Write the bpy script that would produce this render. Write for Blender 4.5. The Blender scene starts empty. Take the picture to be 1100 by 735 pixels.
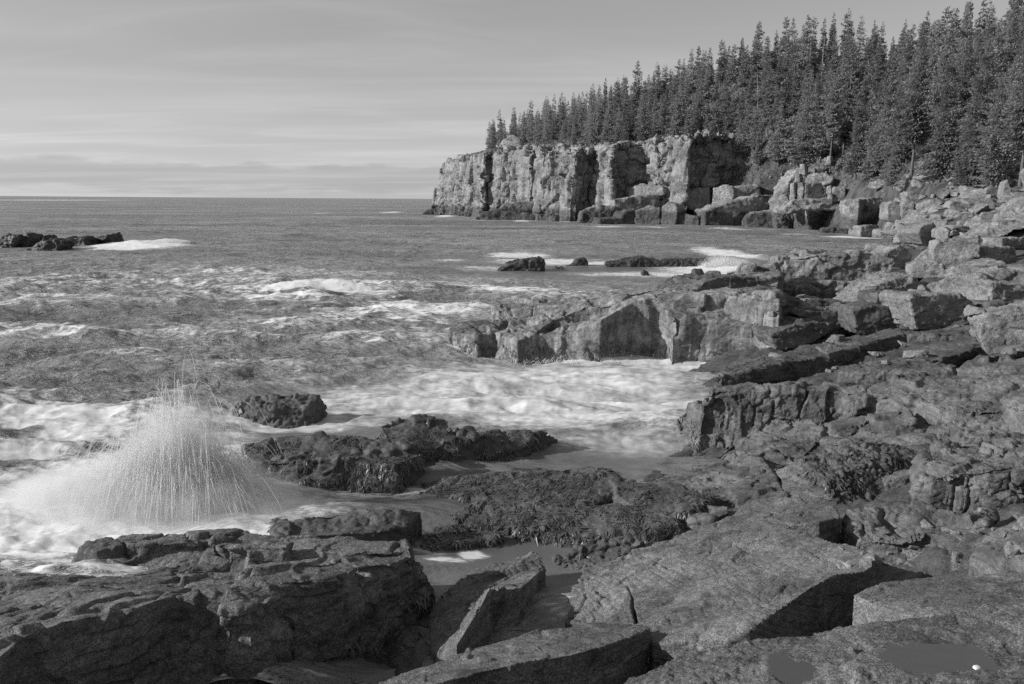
import bpy, bmesh, math, random, os
import numpy as np
from mathutils import Vector, Matrix, geometry

Q = float(os.environ.get('SCENE_Q', '1'))      # coarser meshes while testing
R = math.radians
random.seed(7)
rng = np.random.default_rng(7)
sc = bpy.context.scene
COL = sc.collection

# ------------------------------------------------------------ camera, sky, sun, exposure
W0, H0, F = 1100.0, 735.0, 856.0
CAMZ = 5.5
cd = bpy.data.cameras.new('camera')
cam = bpy.data.objects.new('camera', cd)
COL.objects.link(cam)
cd.sensor_width = 36.0
cd.lens = 36.0 * F / W0
cd.clip_start = 0.1
cd.clip_end = 60000
CM = Matrix.Rotation(R(90 - 10.15), 4, 'X') @ Matrix.Rotation(R(0.38), 4, 'Z')
CM.translation = Vector((0, 0, CAMZ))
cam.matrix_world = CM
sc.camera = cam
CR = CM.to_3x3()

SUN = Vector((-0.930, -0.15, 0.40)).normalized()
w = bpy.data.worlds.new('World')
sc.world = w
w.use_nodes = True
wt = w.node_tree
for n in list(wt.nodes):
    wt.nodes.remove(n)

def nn(nt, typ, **kw):
    n = nt.nodes.new(typ)
    for k, v in kw.items():
        if k == 'inp':
            for a, b in v.items():
                n.inputs[a].default_value = b
        else:
            setattr(n, k, v)
    return n

def mth(nt, op, a, b=None, c=None, clamp=False):
    n = nt.nodes.new('ShaderNodeMath')
    n.operation = op
    n.use_clamp = clamp
    for i, v in enumerate((a, b, c)):
        if v is None:
            continue
        if isinstance(v, (int, float)):
            n.inputs[i].default_value = v
        else:
            nt.links.new(v, n.inputs[i])
    return n.outputs[0]

def smooth(nt, x, lo, hi):
    n = nt.nodes.new('ShaderNodeMapRange')
    n.interpolation_type = 'SMOOTHSTEP'
    nt.links.new(x, n.inputs[0])
    n.inputs[1].default_value = lo
    n.inputs[2].default_value = hi
    return n.outputs[0]

def noise_n(nt, vec, scale, detail=4, rough=0.55, dist=0.0):
    n = nn(nt, 'ShaderNodeTexNoise', inp={'Scale': scale, 'Detail': detail, 'Roughness': rough, 'Distortion': dist})
    if vec is not None:
        nt.links.new(vec, n.inputs['Vector'])
    return n.outputs['Fac']

def mapping(nt, vec, scale=(1, 1, 1), rot=(0, 0, 0)):
    n = nn(nt, 'ShaderNodeMapping')
    n.inputs['Scale'].default_value = scale
    n.inputs['Rotation'].default_value = rot
    nt.links.new(vec, n.inputs['Vector'])
    return n.outputs[0]

# grey Nishita sky (the photograph is black and white) with thin cirrus and a low cloud bank
sky = nn(wt, 'ShaderNodeTexSky', sky_type='NISHITA', sun_disc=False)
sky.sun_elevation = math.asin(SUN.z)
sky.sun_rotation = math.atan2(SUN.x, SUN.y)
sky.air_density = 1.0
sky.dust_density = 0.4
bw = nn(wt, 'ShaderNodeRGBToBW')
wt.links.new(sky.outputs[0], bw.inputs[0])
tc = nn(wt, 'ShaderNodeTexCoord')
sep = nn(wt, 'ShaderNodeSeparateXYZ')
wt.links.new(tc.outputs['Generated'], sep.inputs[0])
zz = mth(wt, 'MAXIMUM', sep.outputs[2], 0.0)
zden = mth(wt, 'ADD', zz, 0.06)
comb = nn(wt, 'ShaderNodeCombineXYZ')
wt.links.new(mth(wt, 'DIVIDE', sep.outputs[0], zden), comb.inputs[0])
wt.links.new(mth(wt, 'DIVIDE', sep.outputs[1], zden), comb.inputs[1])
cv = mapping(wt, comb.outputs[0], (0.45, 1.5, 1), (0, 0, R(-24)))
cir = noise_n(wt, cv, 0.8, 7, 0.58, 0.9)
cir = smooth(wt, cir, 0.42, 0.8)
cv2 = mapping(wt, comb.outputs[0], (0.3, 0.5, 1), (0, 0, R(-18)))
cir2 = smooth(wt, noise_n(wt, cv2, 1.0, 3, 0.5, 0.2), 0.4, 0.7)
cirg = mth(wt, 'MULTIPLY_ADD', cir, 0.16, mth(wt, 'MULTIPLY_ADD', cir2, 0.14, 0.90))
# bank of cloud just above the horizon
bv = mapping(wt, tc.outputs['Generated'], (11, 11, 50))
bn = noise_n(wt, bv, 1.0, 6, 0.6)
el = mth(wt, 'MULTIPLY_ADD', bn, -0.042, sep.outputs[2])
top = mth(wt, 'SUBTRACT', 1.0, smooth(wt, el, 0.012, 0.020))
top = mth(wt, 'MULTIPLY', top, smooth(wt, el, -0.018, -0.004))
bank = mth(wt, 'MULTIPLY_ADD', top, -0.17, 1.0)
# even brightness of the low sky: the film's own response to a blue sky
grad = nn(wt, 'ShaderNodeMapRange')
wt.links.new(zz, grad.inputs[0])
grad.inputs[1].default_value = 0.0
grad.inputs[2].default_value = 0.30
grad.inputs[3].default_value = 1.0
grad.inputs[4].default_value = 0.80
flat = mth(wt, 'MULTIPLY', mth(wt, 'POWER', bw.outputs[0], 0.48), 1.53)
tot = mth(wt, 'MULTIPLY', mth(wt, 'MULTIPLY', flat, cirg), bank)
SKY_OUT = mth(wt, 'MULTIPLY', tot, grad.outputs[0])
bg = nn(wt, 'ShaderNodeBackground', inp={'Strength': 0.100})
wt.links.new(SKY_OUT, bg.inputs[0])
wo = nn(wt, 'ShaderNodeOutputWorld')
wt.links.new(bg.outputs[0], wo.inputs[0])

sl = bpy.data.lights.new('sun', 'SUN')
sl.energy = 2.6
sl.angle = R(0.6)
sl.color = (1, 1, 1)
so = bpy.data.objects.new('sun', sl)
so.rotation_euler = SUN.to_track_quat('Z', 'Y').to_euler()
so.location = (-30, -5, 40)
COL.objects.link(so)
sc.view_settings.view_transform = 'Standard'
sc.view_settings.look = 'None'
sc.view_settings.exposure = 0.88
sc.view_settings.gamma = 1.0
sc.render.engine = 'CYCLES'
sc.cycles.transparent_max_bounces = 32
sc.cycles.max_bounces = 6
sc.cycles.volume_bounces = 2
sc.cycles.use_denoising = False        # the photograph has a fine grain of its own

# ------------------------------------------------------------ pixels of the photograph to points in the place
def ray(x, y):
    return (CR @ Vector(((x - W0 / 2) / F, -(y - H0 / 2) / F, -1.0)))

def Z(x, y, z):                      # the point of a pixel at height z
    d = ray(x, y)
    if d.z > -0.004:
        d.z = -0.004
    return Vector((0, 0, CAMZ)) + d * ((z - CAMZ) / d.z)

def D(x, y, dep):                    # the point of a pixel at distance dep ahead
    d = ray(x, y)
    return Vector((0, 0, CAMZ)) + d * (dep / d.y)

def crop(x0, y0, s):
    return lambda pts: [(x0 + p[0] / s, y0 + p[1] / s) + tuple(p[2:]) for p in pts]

A1 = crop(440, 120, 3.235); A2 = crop(760, 120, 3.235); A4 = crop(460, 260, 3.4375)
A5 = crop(760, 220, 3.062); A7 = crop(0, 540, 2.2917); A8 = crop(220, 400, 2.75)
B1 = crop(420, 480, 2.883); B2 = crop(700, 360, 2.75); B3 = crop(740, 500, 3.0556)
B4 = crop(0, 160, 2.2917); B7 = crop(900, 160, 5.25); B8 = crop(700, 140, 5.5)
D5 = crop(860, 380, 3.0625); D3 = crop(780, 250, 6.11); D4 = crop(920, 240, 4.594)

def tag(o, label=None, cat=None, group=None, kind=None):
    if label: o['label'] = label
    if cat: o['category'] = cat
    if group: o['group'] = group
    if kind: o['kind'] = kind
    return o

# ------------------------------------------------------------ numpy noise
def _hash(ix, iy, iz, k=0):
    h = (ix.astype(np.int64) * 374761393 + iy.astype(np.int64) * 668265263 + iz.astype(np.int64) * 2147483647 + k * 974634777) & 0xffffffff
    h = ((h ^ (h >> 13)) * 1274126177) & 0xffffffff
    h = ((h ^ (h >> 16)) * 2246822519) & 0xffffffff
    return (h ^ (h >> 15)) & 0xffffffff

def hash01(ix, iy, iz, k=0):
    return (_hash(ix, iy, iz, k) & 0xffffff) / float(0xffffff)

def vnoise(P, seed=0):
    """gradient-like noise in -1..1 on points P (N,3)"""
    i = np.floor(P).astype(np.int64)
    f = P - i
    u = f * f * f * (f * (f * 6 - 15) + 10)
    out = 0.0
    for dx in (0, 1):
        wx = u[:, 0] if dx else 1 - u[:, 0]
        for dy in (0, 1):
            wy = u[:, 1] if dy else 1 - u[:, 1]
            for dz in (0, 1):
                wz = u[:, 2] if dz else 1 - u[:, 2]
                h = _hash(i[:, 0] + dx, i[:, 1] + dy, i[:, 2] + dz, seed)
                gx = ((h & 1023) / 511.5 - 1); gy = (((h >> 10) & 1023) / 511.5 - 1); gz = (((h >> 20) & 1023) / 511.5 - 1)
                out = out + wx * wy * wz * (gx * (f[:, 0] - dx) + gy * (f[:, 1] - dy) + gz * (f[:, 2] - dz))
    return out * 1.6

def fbm(P, oct=4, seed=0, gain=0.5, ridged=False):
    a, s, out = 1.0, 0.0, 0.0
    Pq = P.copy()
    for o in range(oct):
        n = vnoise(Pq, seed + o * 17)
        if ridged:
            n = 1 - 2 * np.abs(n)
        out = out + a * n
        s += a
        a *= gain
        Pq = Pq * 2.03 + 11.3
    return out / s

def vor(P, jit=0.75, seed=0, cheb=False, tilt=False):
    """cell value 0..1, distance to the cell border and (tilt) a random slope across each cell"""
    i = np.floor(P).astype(np.int64)
    f = P - i
    n = len(P)
    f1 = np.full(n, 9.0); f2 = np.full(n, 9.0); hv = np.zeros(n, np.int64); off = np.zeros((n, 3))
    for dx in (-1, 0, 1):
        for dy in (-1, 0, 1):
            for dz in (-1, 0, 1):
                h = _hash(i[:, 0] + dx, i[:, 1] + dy, i[:, 2] + dz, seed)
                vx = dx + 0.5 + jit * ((h & 1023) / 1023 - .5) - f[:, 0]
                vy = dy + 0.5 + jit * (((h >> 10) & 1023) / 1023 - .5) - f[:, 1]
                vz = dz + 0.5 + jit * (((h >> 20) & 1023) / 1023 - .5) - f[:, 2]
                if cheb:
                    d = np.maximum(np.maximum(abs(vx), abs(vy)), abs(vz))
                else:
                    d = np.sqrt(vx * vx + vy * vy + vz * vz)
                m = d < f1
                f2 = np.where(m, f1, np.minimum(f2, d))
                hv = np.where(m, h, hv)
                if tilt:
                    off[m, 0] = vx[m]; off[m, 1] = vy[m]; off[m, 2] = vz[m]
                f1 = np.where(m, d, f1)
    idv = hash01(hv, hv >> 7, hv * 0, seed + 5)
    if tilt:
        g = [hash01(hv, hv >> 5, hv * 0, seed + 70 + k) - .5 for k in range(3)]
        return idv, f2 - f1, -(g[0] * off[:, 0] + g[1] * off[:, 1] + g[2] * off[:, 2]) * 2
    return idv, f2 - f1

# ------------------------------------------------------------ rock shapes: prisms and faces joined, remeshed, worn
class Shape:
    def __init__(self, dz=0.0):
        self.v = []; self.f = []; self.dz = dz
    def poly_prism(self, top, bot):
        n = len(top); b = len(self.v)
        self.v += [tuple(p) for p in top] + [tuple(p) for p in bot]
        # tessellate the cap in the plane it faces most
        nrm = Vector((0, 0, 0))
        for i in range(n):
            p, q = top[i], top[(i + 1) % n]
            nrm += Vector(((p.y - q.y) * (p.z + q.z), (p.z - q.z) * (p.x + q.x), (p.x - q.x) * (p.y + q.y)))
        ax = max(range(3), key=lambda k: abs(nrm[k]))
        k = [j for j in range(3) if j != ax]
        flat = [Vector((p[k[0]], p[k[1]], 0)) for p in top]
        for t in geometry.tessellate_polygon([flat]):
            self.f.append(tuple(b + j for j in t))
            self.f.append(tuple(b + n + j for j in reversed(t)))
        for i in range(n):
            j = (i + 1) % n
            self.f.append((b + i, b + j, b + n + j, b + n + i))
    def P(self, pts, zb, flare=0.06):
        """top outline of pixels with heights, carried down to zb"""
        top = [Z(p[0], p[1], p[2] + self.dz) for p in pts]
        c = sum(top, Vector()) / len(top)
        bot = []
        for p in top:
            q = p.copy(); q.z = zb
            dd = Vector((p.x - c.x, p.y - c.y, 0))
            if dd.length > 1e-6:
                q += dd.normalized() * (p.z - zb) * flare
            bot.append(q)
        self.poly_prism(top, bot)
        return self
    def Fc(self, pts, d, yaw=0.0, thick=1.0, lean=8.0, shrink=0.88, down=0.0):
        """outline of a rock's front face on an upright plane at depth d, carried back by thick"""
        x0 = sum(p[0] for p in pts) / len(pts); y0 = sum(p[1] for p in pts) / len(pts)
        o = D(x0, y0, d)
        n = Vector((math.sin(R(yaw)) * math.cos(R(lean)), -math.cos(R(yaw)) * math.cos(R(lean)), math.sin(R(lean))))
        fr = []
        for p in pts:
            r = ray(p[0], p[1]); c = Vector((0, 0, CAMZ))
            t = (o - c).dot(n) / r.dot(n)
            fr.append(c + r * t)
        if down:
            zm = min(p.z for p in fr); hz = max(p.z for p in fr) - zm
            for p in fr:
                if p.z < zm + 0.35 * hz:
                    p.z -= down
        back = -Vector((n.x, n.y, 0)).normalized()
        c = sum(fr, Vector()) / len(fr)
        bk = [c + (p - c) * shrink + back * thick for p in fr]
        self.poly_prism(fr, bk)
        return self
    def mesh(self, vox):
        me = bpy.data.meshes.new('tmp')
        me.from_pydata(self.v, [], self.f)
        me.update()
        bm = bmesh.new(); bm.from_mesh(me)
        bmesh.ops.recalc_face_normals(bm, faces=bm.faces)
        bm.to_mesh(me); bm.free()
        o = bpy.data.objects.new('tmp', me)
        COL.objects.link(o)
        m = o.modifiers.new('r', 'REMESH'); m.mode = 'VOXEL'; m.voxel_size = vox; m.adaptivity = 0
        dg = bpy.context.evaluated_depsgraph_get()
        ev = o.evaluated_get(dg)
        out = bpy.data.meshes.new_from_object(ev)
        bpy.data.objects.remove(o); bpy.data.meshes.remove(me)
        return out

NV = 0
def get_co(me):
    a = np.empty(len(me.vertices) * 3, np.float32); me.vertices.foreach_get('co', a)
    return a.reshape(-1, 3).astype(np.float64)
def get_no(me):
    a = np.empty(len(me.vertices) * 3, np.float32); me.vertex_normals.foreach_get('vector', a)
    return a.reshape(-1, 3).astype(np.float64)

POOLS = []
def pool_r(P, c, rx, ry):           # 0 in the middle of a rain pool, about 1 on its uneven rim
    q = np.column_stack([P[:, 0], P[:, 1], P[:, 0] * 0])
    return np.sqrt(((P[:, 0] - c[0]) / rx) ** 2 + ((P[:, 1] - c[1]) / ry) ** 2) + 0.75 * fbm(q / 0.17, 4, 88)
JN = Matrix.Rotation(R(24), 3, 'Z') @ Matrix.Rotation(R(6), 3, 'Y')       # joint directions of the bedrock
JN = np.array(JN)
def wear(me, s=1.0, blk=(1.0, 1.0, 0.7), amp=0.10, crack=0.03, fb=0.05, fine=0.012, lay=0.02, layt=0.16,
         ldir=(0.10, -0.22, 1.0), cracks=(), hollow=(), seed=0, rot=None, jit=0.7, lump=0.0, tk=0.9, wk=0.2, a2=0.38):
    co = get_co(me); no = get_no(me)
    M = JN if rot is None else rot
    q = co @ M
    wv = np.stack([fbm(co / (1.3 * s), 3, seed + 1), fbm(co / (1.3 * s) + 31, 3, seed + 2), fbm(co / (1.3 * s) + 77, 3, seed + 3)], 1)
    b = np.array(blk) * s
    idv, e, tl = vor(q / b + wv * wk, jit, seed + 9, cheb=True, tilt=True)
    d = amp * s * ((idv - 0.5) + tk * tl) * np.clip(e * 14, 0, 1)
    cm = np.clip(fbm(co / (2.5 * s), 2, seed + 6) * 2.2 + 0.7, 0, 1)
    d -= crack * s * np.exp(-(e / 0.035) ** 2) * cm
    idv2, e2, tl2 = vor(q / (b * 0.36) + wv * wk * 2, 0.85, seed + 19, cheb=True, tilt=True)
    on2 = np.clip(fbm(co / (1.6 * s), 2, seed + 26) * 2.5 + .55, 0, 1)
    d += amp * a2 * s * ((idv2 - 0.5) + tk * tl2) * np.clip(e2 * 10, 0, 1) * on2
    d -= crack * a2 * .9 * s * np.exp(-(e2 / 0.05) ** 2) * on2
    idv3, e3, tl3 = vor(q / (b * 0.13) + wv * 0.8, 0.9, seed + 29, tilt=True)
    d += amp * 0.07 * s * ((idv3 - 0.5) + 1.3 * tl3) * np.clip(e3 * 8, 0, 1) * on2
    n = np.array(ldir); n = n / np.linalg.norm(n)
    t = (co @ n) / (layt * s) + wv[:, 0] * 0.9
    k = np.floor(t); fr = t - k
    kk = k.astype(np.int64)
    on = np.clip(fbm(co / (1.8 * s) + 5, 2, seed + 23) * 2.2 + 0.55, 0, 1)
    d += lay * s * ((hash01(kk, kk * 0 + seed, kk * 0) - 0.5) * 1.6 - 0.9 * np.exp(-(np.minimum(fr, 1 - fr) / 0.10) ** 2)) * on
    d += fb * s * fbm(co / (0.9 * s), 4, seed + 31)
    d += fine * s * fbm(co * np.array([1, 1.6, 1.6]) / (0.16 * s), 4, seed + 41, 0.62)
    if lump:
        l1, e1, t1 = vor(co / (0.20 * s) + wv * .3, 0.9, seed + 51, tilt=True)
        d += lump * s * (0.5 * np.clip(e1 * 2.5, 0, 1) + (l1 - .5) + 1.4 * t1)
        l1, e1, t1 = vor(co / (0.075 * s) + wv * .3, 0.9, seed + 52, tilt=True)
        d += lump * .35 * s * ((l1 - .5) + 1.4 * t1)
    for (p0, p1, wd, dp) in cracks:
        a = np.array(p0)[:2]; bb = np.array(p1)[:2]
        ab = bb - a; L = np.dot(ab, ab)
        tt = np.clip(((co[:, :2] - a) @ ab) / L, 0, 1)
        wob = 0.012 * fbm(co / 0.12, 3, 5)
        dist = np.linalg.norm(co[:, :2] - (a + tt[:, None] * ab), axis=1) + wob
        d -= dp * np.exp(-(dist / wd) ** 4)
    co = co + no * d[:, None]
    for (c, rx, ry) in hollow:
        rr = pool_r(co, c, rx, ry)
        zf = np.percentile(co[(rr < 1) & (no[:, 2] > .3), 2], 40)
        POOLS.append((c, rx, ry, zf))
        k2 = np.clip((1.6 - rr) / 0.6, 0, 1); k2 = k2 * k2 * (3 - 2 * k2)
        bed = zf - .02 * np.clip(1.1 - rr, -.5, 1) + .006 * fbm(co / .05, 3, 89)
        co[:, 2] = np.where(no[:, 2] > .3, co[:, 2] * (1 - k2) + bed * k2, co[:, 2])
    me.vertices.foreach_set('co', co.astype(np.float32).ravel())
    me.update()

SAMPLES = []          # surface points kept for seaweed
def rock(name, sh, mat, label, cat='rock', dep=10.0, group=None, kind=None, voxk=1.5, zcut=None, weed=None, base=None, **kw):
    global NV
    vox = max(dep / 797.0 * voxk, 0.008) * Q
    me = sh.mesh(vox)
    wear(me, **kw)
    if zcut is not None:
        bm = bmesh.new(); bm.from_mesh(me)
        bmesh.ops.delete(bm, geom=[v for v in bm.verts if v.co.z < zcut], context='VERTS')
        bm.to_mesh(me); bm.free()
    NV += len(me.vertices)
    if weed:
        co = get_co(me); no = get_no(me)
        SAMPLES.append((co, no, weed, dep))
    co = get_co(me)
    c = (co.min(0) + co.max(0)) / 2; c[2] = co[:, 2].min()
    me.vertices.foreach_set('co', (co - c).astype(np.float32).ravel())
    me.polygons.foreach_set('use_smooth', [True] * len(me.polygons))
    me.update()
    me.materials.append(mat)
    me.name = name
    o = bpy.data.objects.new(name, me)
    o.location = Vector(c)
    COL.objects.link(o)
    return tag(o, label, cat if kind != 'structure' else None, group, kind)

def simple(name, verts, faces, mat, parent=None, smooth_=False, loc=None):
    me = bpy.data.meshes.new(name)
    if loc is not None:
        verts = np.asarray(verts) - np.array(loc)
    verts = np.asarray(verts, np.float32)
    if isinstance(faces, np.ndarray):
        nf, k = faces.shape
        me.vertices.add(len(verts)); me.vertices.foreach_set('co', verts.ravel())
        me.loops.add(nf * k); me.loops.foreach_set('vertex_index', faces.astype(np.int32).ravel())
        me.polygons.add(nf); me.polygons.foreach_set('loop_start', np.arange(0, nf * k, k, dtype=np.int32))
        me.update(calc_edges=True)
    else:
        me.from_pydata(verts.tolist(), [], faces)
    if smooth_:
        me.polygons.foreach_set('use_smooth', [True] * len(me.polygons))
    me.update()
    me.materials.append(mat)
    o = bpy.data.objects.new(name, me)
    if loc is not None: o.location = Vector(loc)
    if parent: o.parent = parent
    COL.objects.link(o)
    return o

# ------------------------------------------------------------ materials
def new_mat(name):
    m = bpy.data.materials.new(name); m.use_nodes = True
    nt = m.node_tree
    b = nt.nodes['Principled BSDF']
    g = nn(nt, 'ShaderNodeNewGeometry')
    return m, nt, b, g.outputs['Position']

def grey(nt, v):
    c = nn(nt, 'ShaderNodeCombineColor')
    for i in range(3):
        nt.links.new(v, c.inputs[i])
    return c.outputs[0]

def rock_mat(name, lo, hi, scale=1.0, tide=None, tide_dark=0.4, speck=0.35, bump=0.5, bdist=0.02, rough=0.85, streak=False, stain=0.35, ldir_scale=(1, 1, 2.5)):
    m, nt, b, pos = new_mat(name)
    n1 = noise_n(nt, mapping(nt, pos, ldir_scale, (0, R(8), R(20))), 0.9 / scale, 6, 0.6, 0.3)
    n2 = noise_n(nt, pos, 9.0 / scale, 6, 0.7)
    sp = noise_n(nt, pos, 60.0 / scale, 2, 0.6)
    v = mth(nt, 'MULTIPLY_ADD', smooth(nt, n1, 0.3, 0.7), hi - lo, lo)
    v = mth(nt, 'MULTIPLY', v, mth(nt, 'MULTIPLY_ADD', smooth(nt, n2, 0.3, 0.7), 0.55, 0.72))
    v = mth(nt, 'MULTIPLY', v, mth(nt, 'MULTIPLY_ADD', smooth(nt, sp, 0.3, 0.7), speck * 2, 1 - speck))
    # lichen and weather stains
    st = smooth(nt, noise_n(nt, pos, 2.3 / scale, 7, 0.65, 0.6), 0.52, 0.68)
    v = mth(nt, 'MULTIPLY', v, mth(nt, 'MULTIPLY_ADD', st, -stain, 1.0))
    li = smooth(nt, noise_n(nt, pos, 7.0 / scale, 5, .75, .4), .60, .68)
    v = mth(nt, 'MULTIPLY', v, mth(nt, 'MULTIPLY_ADD', li, .45, 1.0))
    if streak:
        s1 = noise_n(nt, mapping(nt, pos, (3.2, 3.2, 0.5)), 1.6 / scale, 5, 0.7, 0.2)
        s1 = smooth(nt, s1, 0.40, 0.62)
        v = mth(nt, 'MULTIPLY', v, mth(nt, 'MULTIPLY_ADD', s1, 0.55, 0.65))
    rg = rough
    if tide is not None:
        sp3 = nn(nt, 'ShaderNodeSeparateXYZ'); nt.links.new(pos, sp3.inputs[0])
        zt = mth(nt, 'MULTIPLY_ADD', noise_n(nt, pos, 1.3 / scale, 6, 0.7), 0.9 * scale ** 0.5, sp3.outputs[2])
        dry = smooth(nt, zt, tide + 0.25 * scale ** .5, tide + 0.7 * scale ** .5)
        v = mth(nt, 'MULTIPLY', v, mth(nt, 'MULTIPLY_ADD', dry, 1 - tide_dark, tide_dark))
        rgv = mth(nt, 'MULTIPLY_ADD', dry, rough - 0.5, 0.5)
        nt.links.new(rgv, b.inputs['Roughness'])
    else:
        b.inputs['Roughness'].default_value = rough
    nt.links.new(grey(nt, v), b.inputs['Base Color'])
    b.inputs['Specular IOR Level'].default_value = 0.35
    bs = noise_n(nt, pos, 24.0 / scale, 8, 0.72, 0.2)
    bp = nn(nt, 'ShaderNodeBump', inp={'Strength': bump, 'Distance': bdist * scale})
    nt.links.new(bs, bp.inputs['Height'])
    mu = noise_n(nt, mapping(nt, pos, (1, 2.2, 2.2), (0, 0, R(-25))), 5.0 / scale, 7, 0.65, 0.3)
    bp2 = nn(nt, 'ShaderNodeBump', inp={'Strength': bump, 'Distance': bdist * 4 * scale})
    nt.links.new(mu, bp2.inputs['Height'])
    nt.links.new(bp.outputs[0], bp2.inputs['Normal'])
    nt.links.new(bp2.outputs[0], b.inputs['Normal'])
    return m

M_fore = rock_mat('granite_weathered', 0.10, 0.21, 1.0, tide=0.0, tide_dark=0.55, speck=0.5, bump=.8, stain=.5)
M_near = rock_mat('granite_near', 0.10, 0.18, 0.7, speck=0.55, bump=.8, stain=.5)
M_apron = rock_mat('granite_apron', 0.065, 0.20, 0.8, tide=-0.2, tide_dark=0.4, stain=0.5, bump=.7)
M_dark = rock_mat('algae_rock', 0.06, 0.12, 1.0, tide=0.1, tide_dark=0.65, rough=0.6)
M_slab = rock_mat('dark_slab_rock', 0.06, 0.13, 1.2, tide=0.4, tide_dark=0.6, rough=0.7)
M_mid = rock_mat('barnacled_ledge', 0.12, 0.28, 1.4, tide=-0.1, tide_dark=0.45, streak=True)
M_bould = rock_mat('pale_boulder', 0.14, 0.29, 2.0, tide=0.6, tide_dark=0.45, speck=0.3, stain=0.35, bump=.7)
M_cliff = rock_mat('cliff_granite', 0.18, 0.38, 6.0, tide=3.2, tide_dark=0.36, speck=0.3, stain=0.55, bump=0.8, bdist=.03)
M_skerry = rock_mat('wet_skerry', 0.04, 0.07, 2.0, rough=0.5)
# ------------------------------------------------------------ the near shore: bedrock under everything
def tps(P, V, X, reg=0.0):
    def U(r2):
        return np.where(r2 > 1e-9, 0.5 * r2 * np.log(r2 + 1e-12), 0)
    n = len(P)
    K = U(((P[:, None, :] - P[None]) ** 2).sum(-1)) + reg * np.eye(n)
    A = np.zeros((n + 3, n + 3)); A[:n, :n] = K; A[:n, n] = 1; A[:n, n + 1:] = P; A[n:, :n] = A[:n, n:].T
    sol = np.linalg.solve(A, np.concatenate([V, np.zeros(3)]))
    out = np.zeros(len(X))
    for i in range(0, len(X), 20000):
        x = X[i:i + 20000]
        out[i:i + 20000] = U(((x[:, None, :] - P[None]) ** 2).sum(-1)) @ sol[:n] + sol[n] + x @ sol[n + 1:]
    return out

near_pts = [(-20, 700, -.8), (200, 735, .1), (300, 735, .45), (390, 735, .5), (300, 560, -1), (100, 480, -1), (440, 640, .12), (400, 690, .25), (460, 690, .22), (380, 735, .3), (460, 735, .3), (520, 600, -.35), (560, 560, -.1), (600, 640, -.3), (620, 600, -.2),
            (480, 520, .02), (600, 520, .15), (700, 540, .35), (640, 560, .25), (540, 540, .1), (740, 520, .35), (400, 480, -.6), (620, 470, -1), (700, 400, -1), (660, 505, -.2), (740, 560, .5),
            (800, 610, .6), (900, 560, 1.0), (960, 600, 1.3), (1000, 590, 1.6), (1080, 600, 1.9), (1000, 640, 1.5), (940, 650, 1.3), (1090, 560, 1.8),
            (700, 700, .6), (900, 700, 1.2), (1060, 735, 1.6), (500, 735, .3),
            (800, 480, .5), (900, 480, .9), (1000, 480, 1.3), (1090, 470, 1.7), (780, 440, .3), (860, 400, .8), (960, 400, 1.3), (1080, 400, 1.7),
            (780, 380, .5), (700, 350, .1), (600, 360, -.8), (500, 380, -1), (560, 330, -1), (860, 360, 1.0), (960, 360, 1.4), (1080, 350, 1.8),
            (860, 325, 1.3), (960, 325, 1.6), (1060, 325, 2.0), (820, 300, .6), (900, 300, 1.5), (980, 300, 1.9), (1080, 300, 2.4),
            (800, 280, -1), (880, 271, -.6), (940, 270, .4), (960, 280, 1.4), (1040, 275, 2.2), (1095, 270, 2.7), (970, 262, .3), (1000, 258, 1.4), (1060, 255, 2.4), (1095, 250, 3.2),
            (1300, 500, 3.0), (1300, 300, 4.0), (1300, 700, 2.8), (1200, 400, 2.6)]
NP = np.array([tuple(Z(*p)) for p in near_pts])
def near_h(X):
    return tps(NP[:, :2], NP[:, 2], X, 0.02)

gx = []
rows = []
d = 2.2
while d < 75:
    rows.append(d); d *= 1 + 0.0085 * Q
ncol = int(360 / Q)
us = np.linspace(-0.72, 1.0, ncol)
X = np.array([(dd * u, dd) for dd in rows for u in us])
h = near_h(X)
P3 = np.column_stack([X, h])
sc_ = np.clip(X[:, 1] / 12, 0.5, 3)
idv, e = vor(np.column_stack([X / (0.9 * sc_[:, None] ** 0), h * 0]) , 0.8, 3)
h = h + 0.20 * (idv - .5) * np.clip(e * 5, 0, 1) - 0.07 * np.exp(-(e / .06) ** 2) + 0.14 * fbm(P3 / 1.1, 5, 4, .55)
idv, e = vor(np.column_stack([X / 0.34, h * 0]), 0.9, 13)
h = h + 0.09 * (np.sqrt(np.clip(e, 0, 1)) - .3) + 0.05 * (idv - .5)
h = np.clip(h, -1.2, 5.2)
h = np.where(X[:, 1] < 4, np.minimum(h, 2.0), h)
V = np.column_stack([X, h])
nr = len(rows)
ii = (np.arange(nr - 1)[:, None] * ncol + np.arange(ncol - 1)[None]).ravel()
Fq = np.column_stack([ii, ii + 1, ii + ncol + 1, ii + ncol])
o = simple('shore_bedrock', V, Fq, M_dark, smooth_=True)
tag(o, kind='structure')
SAMPLES.append((V, np.tile([0, 0, 1.0], (len(V), 1)), (0.02, 1.1, 0.8), 12))

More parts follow.
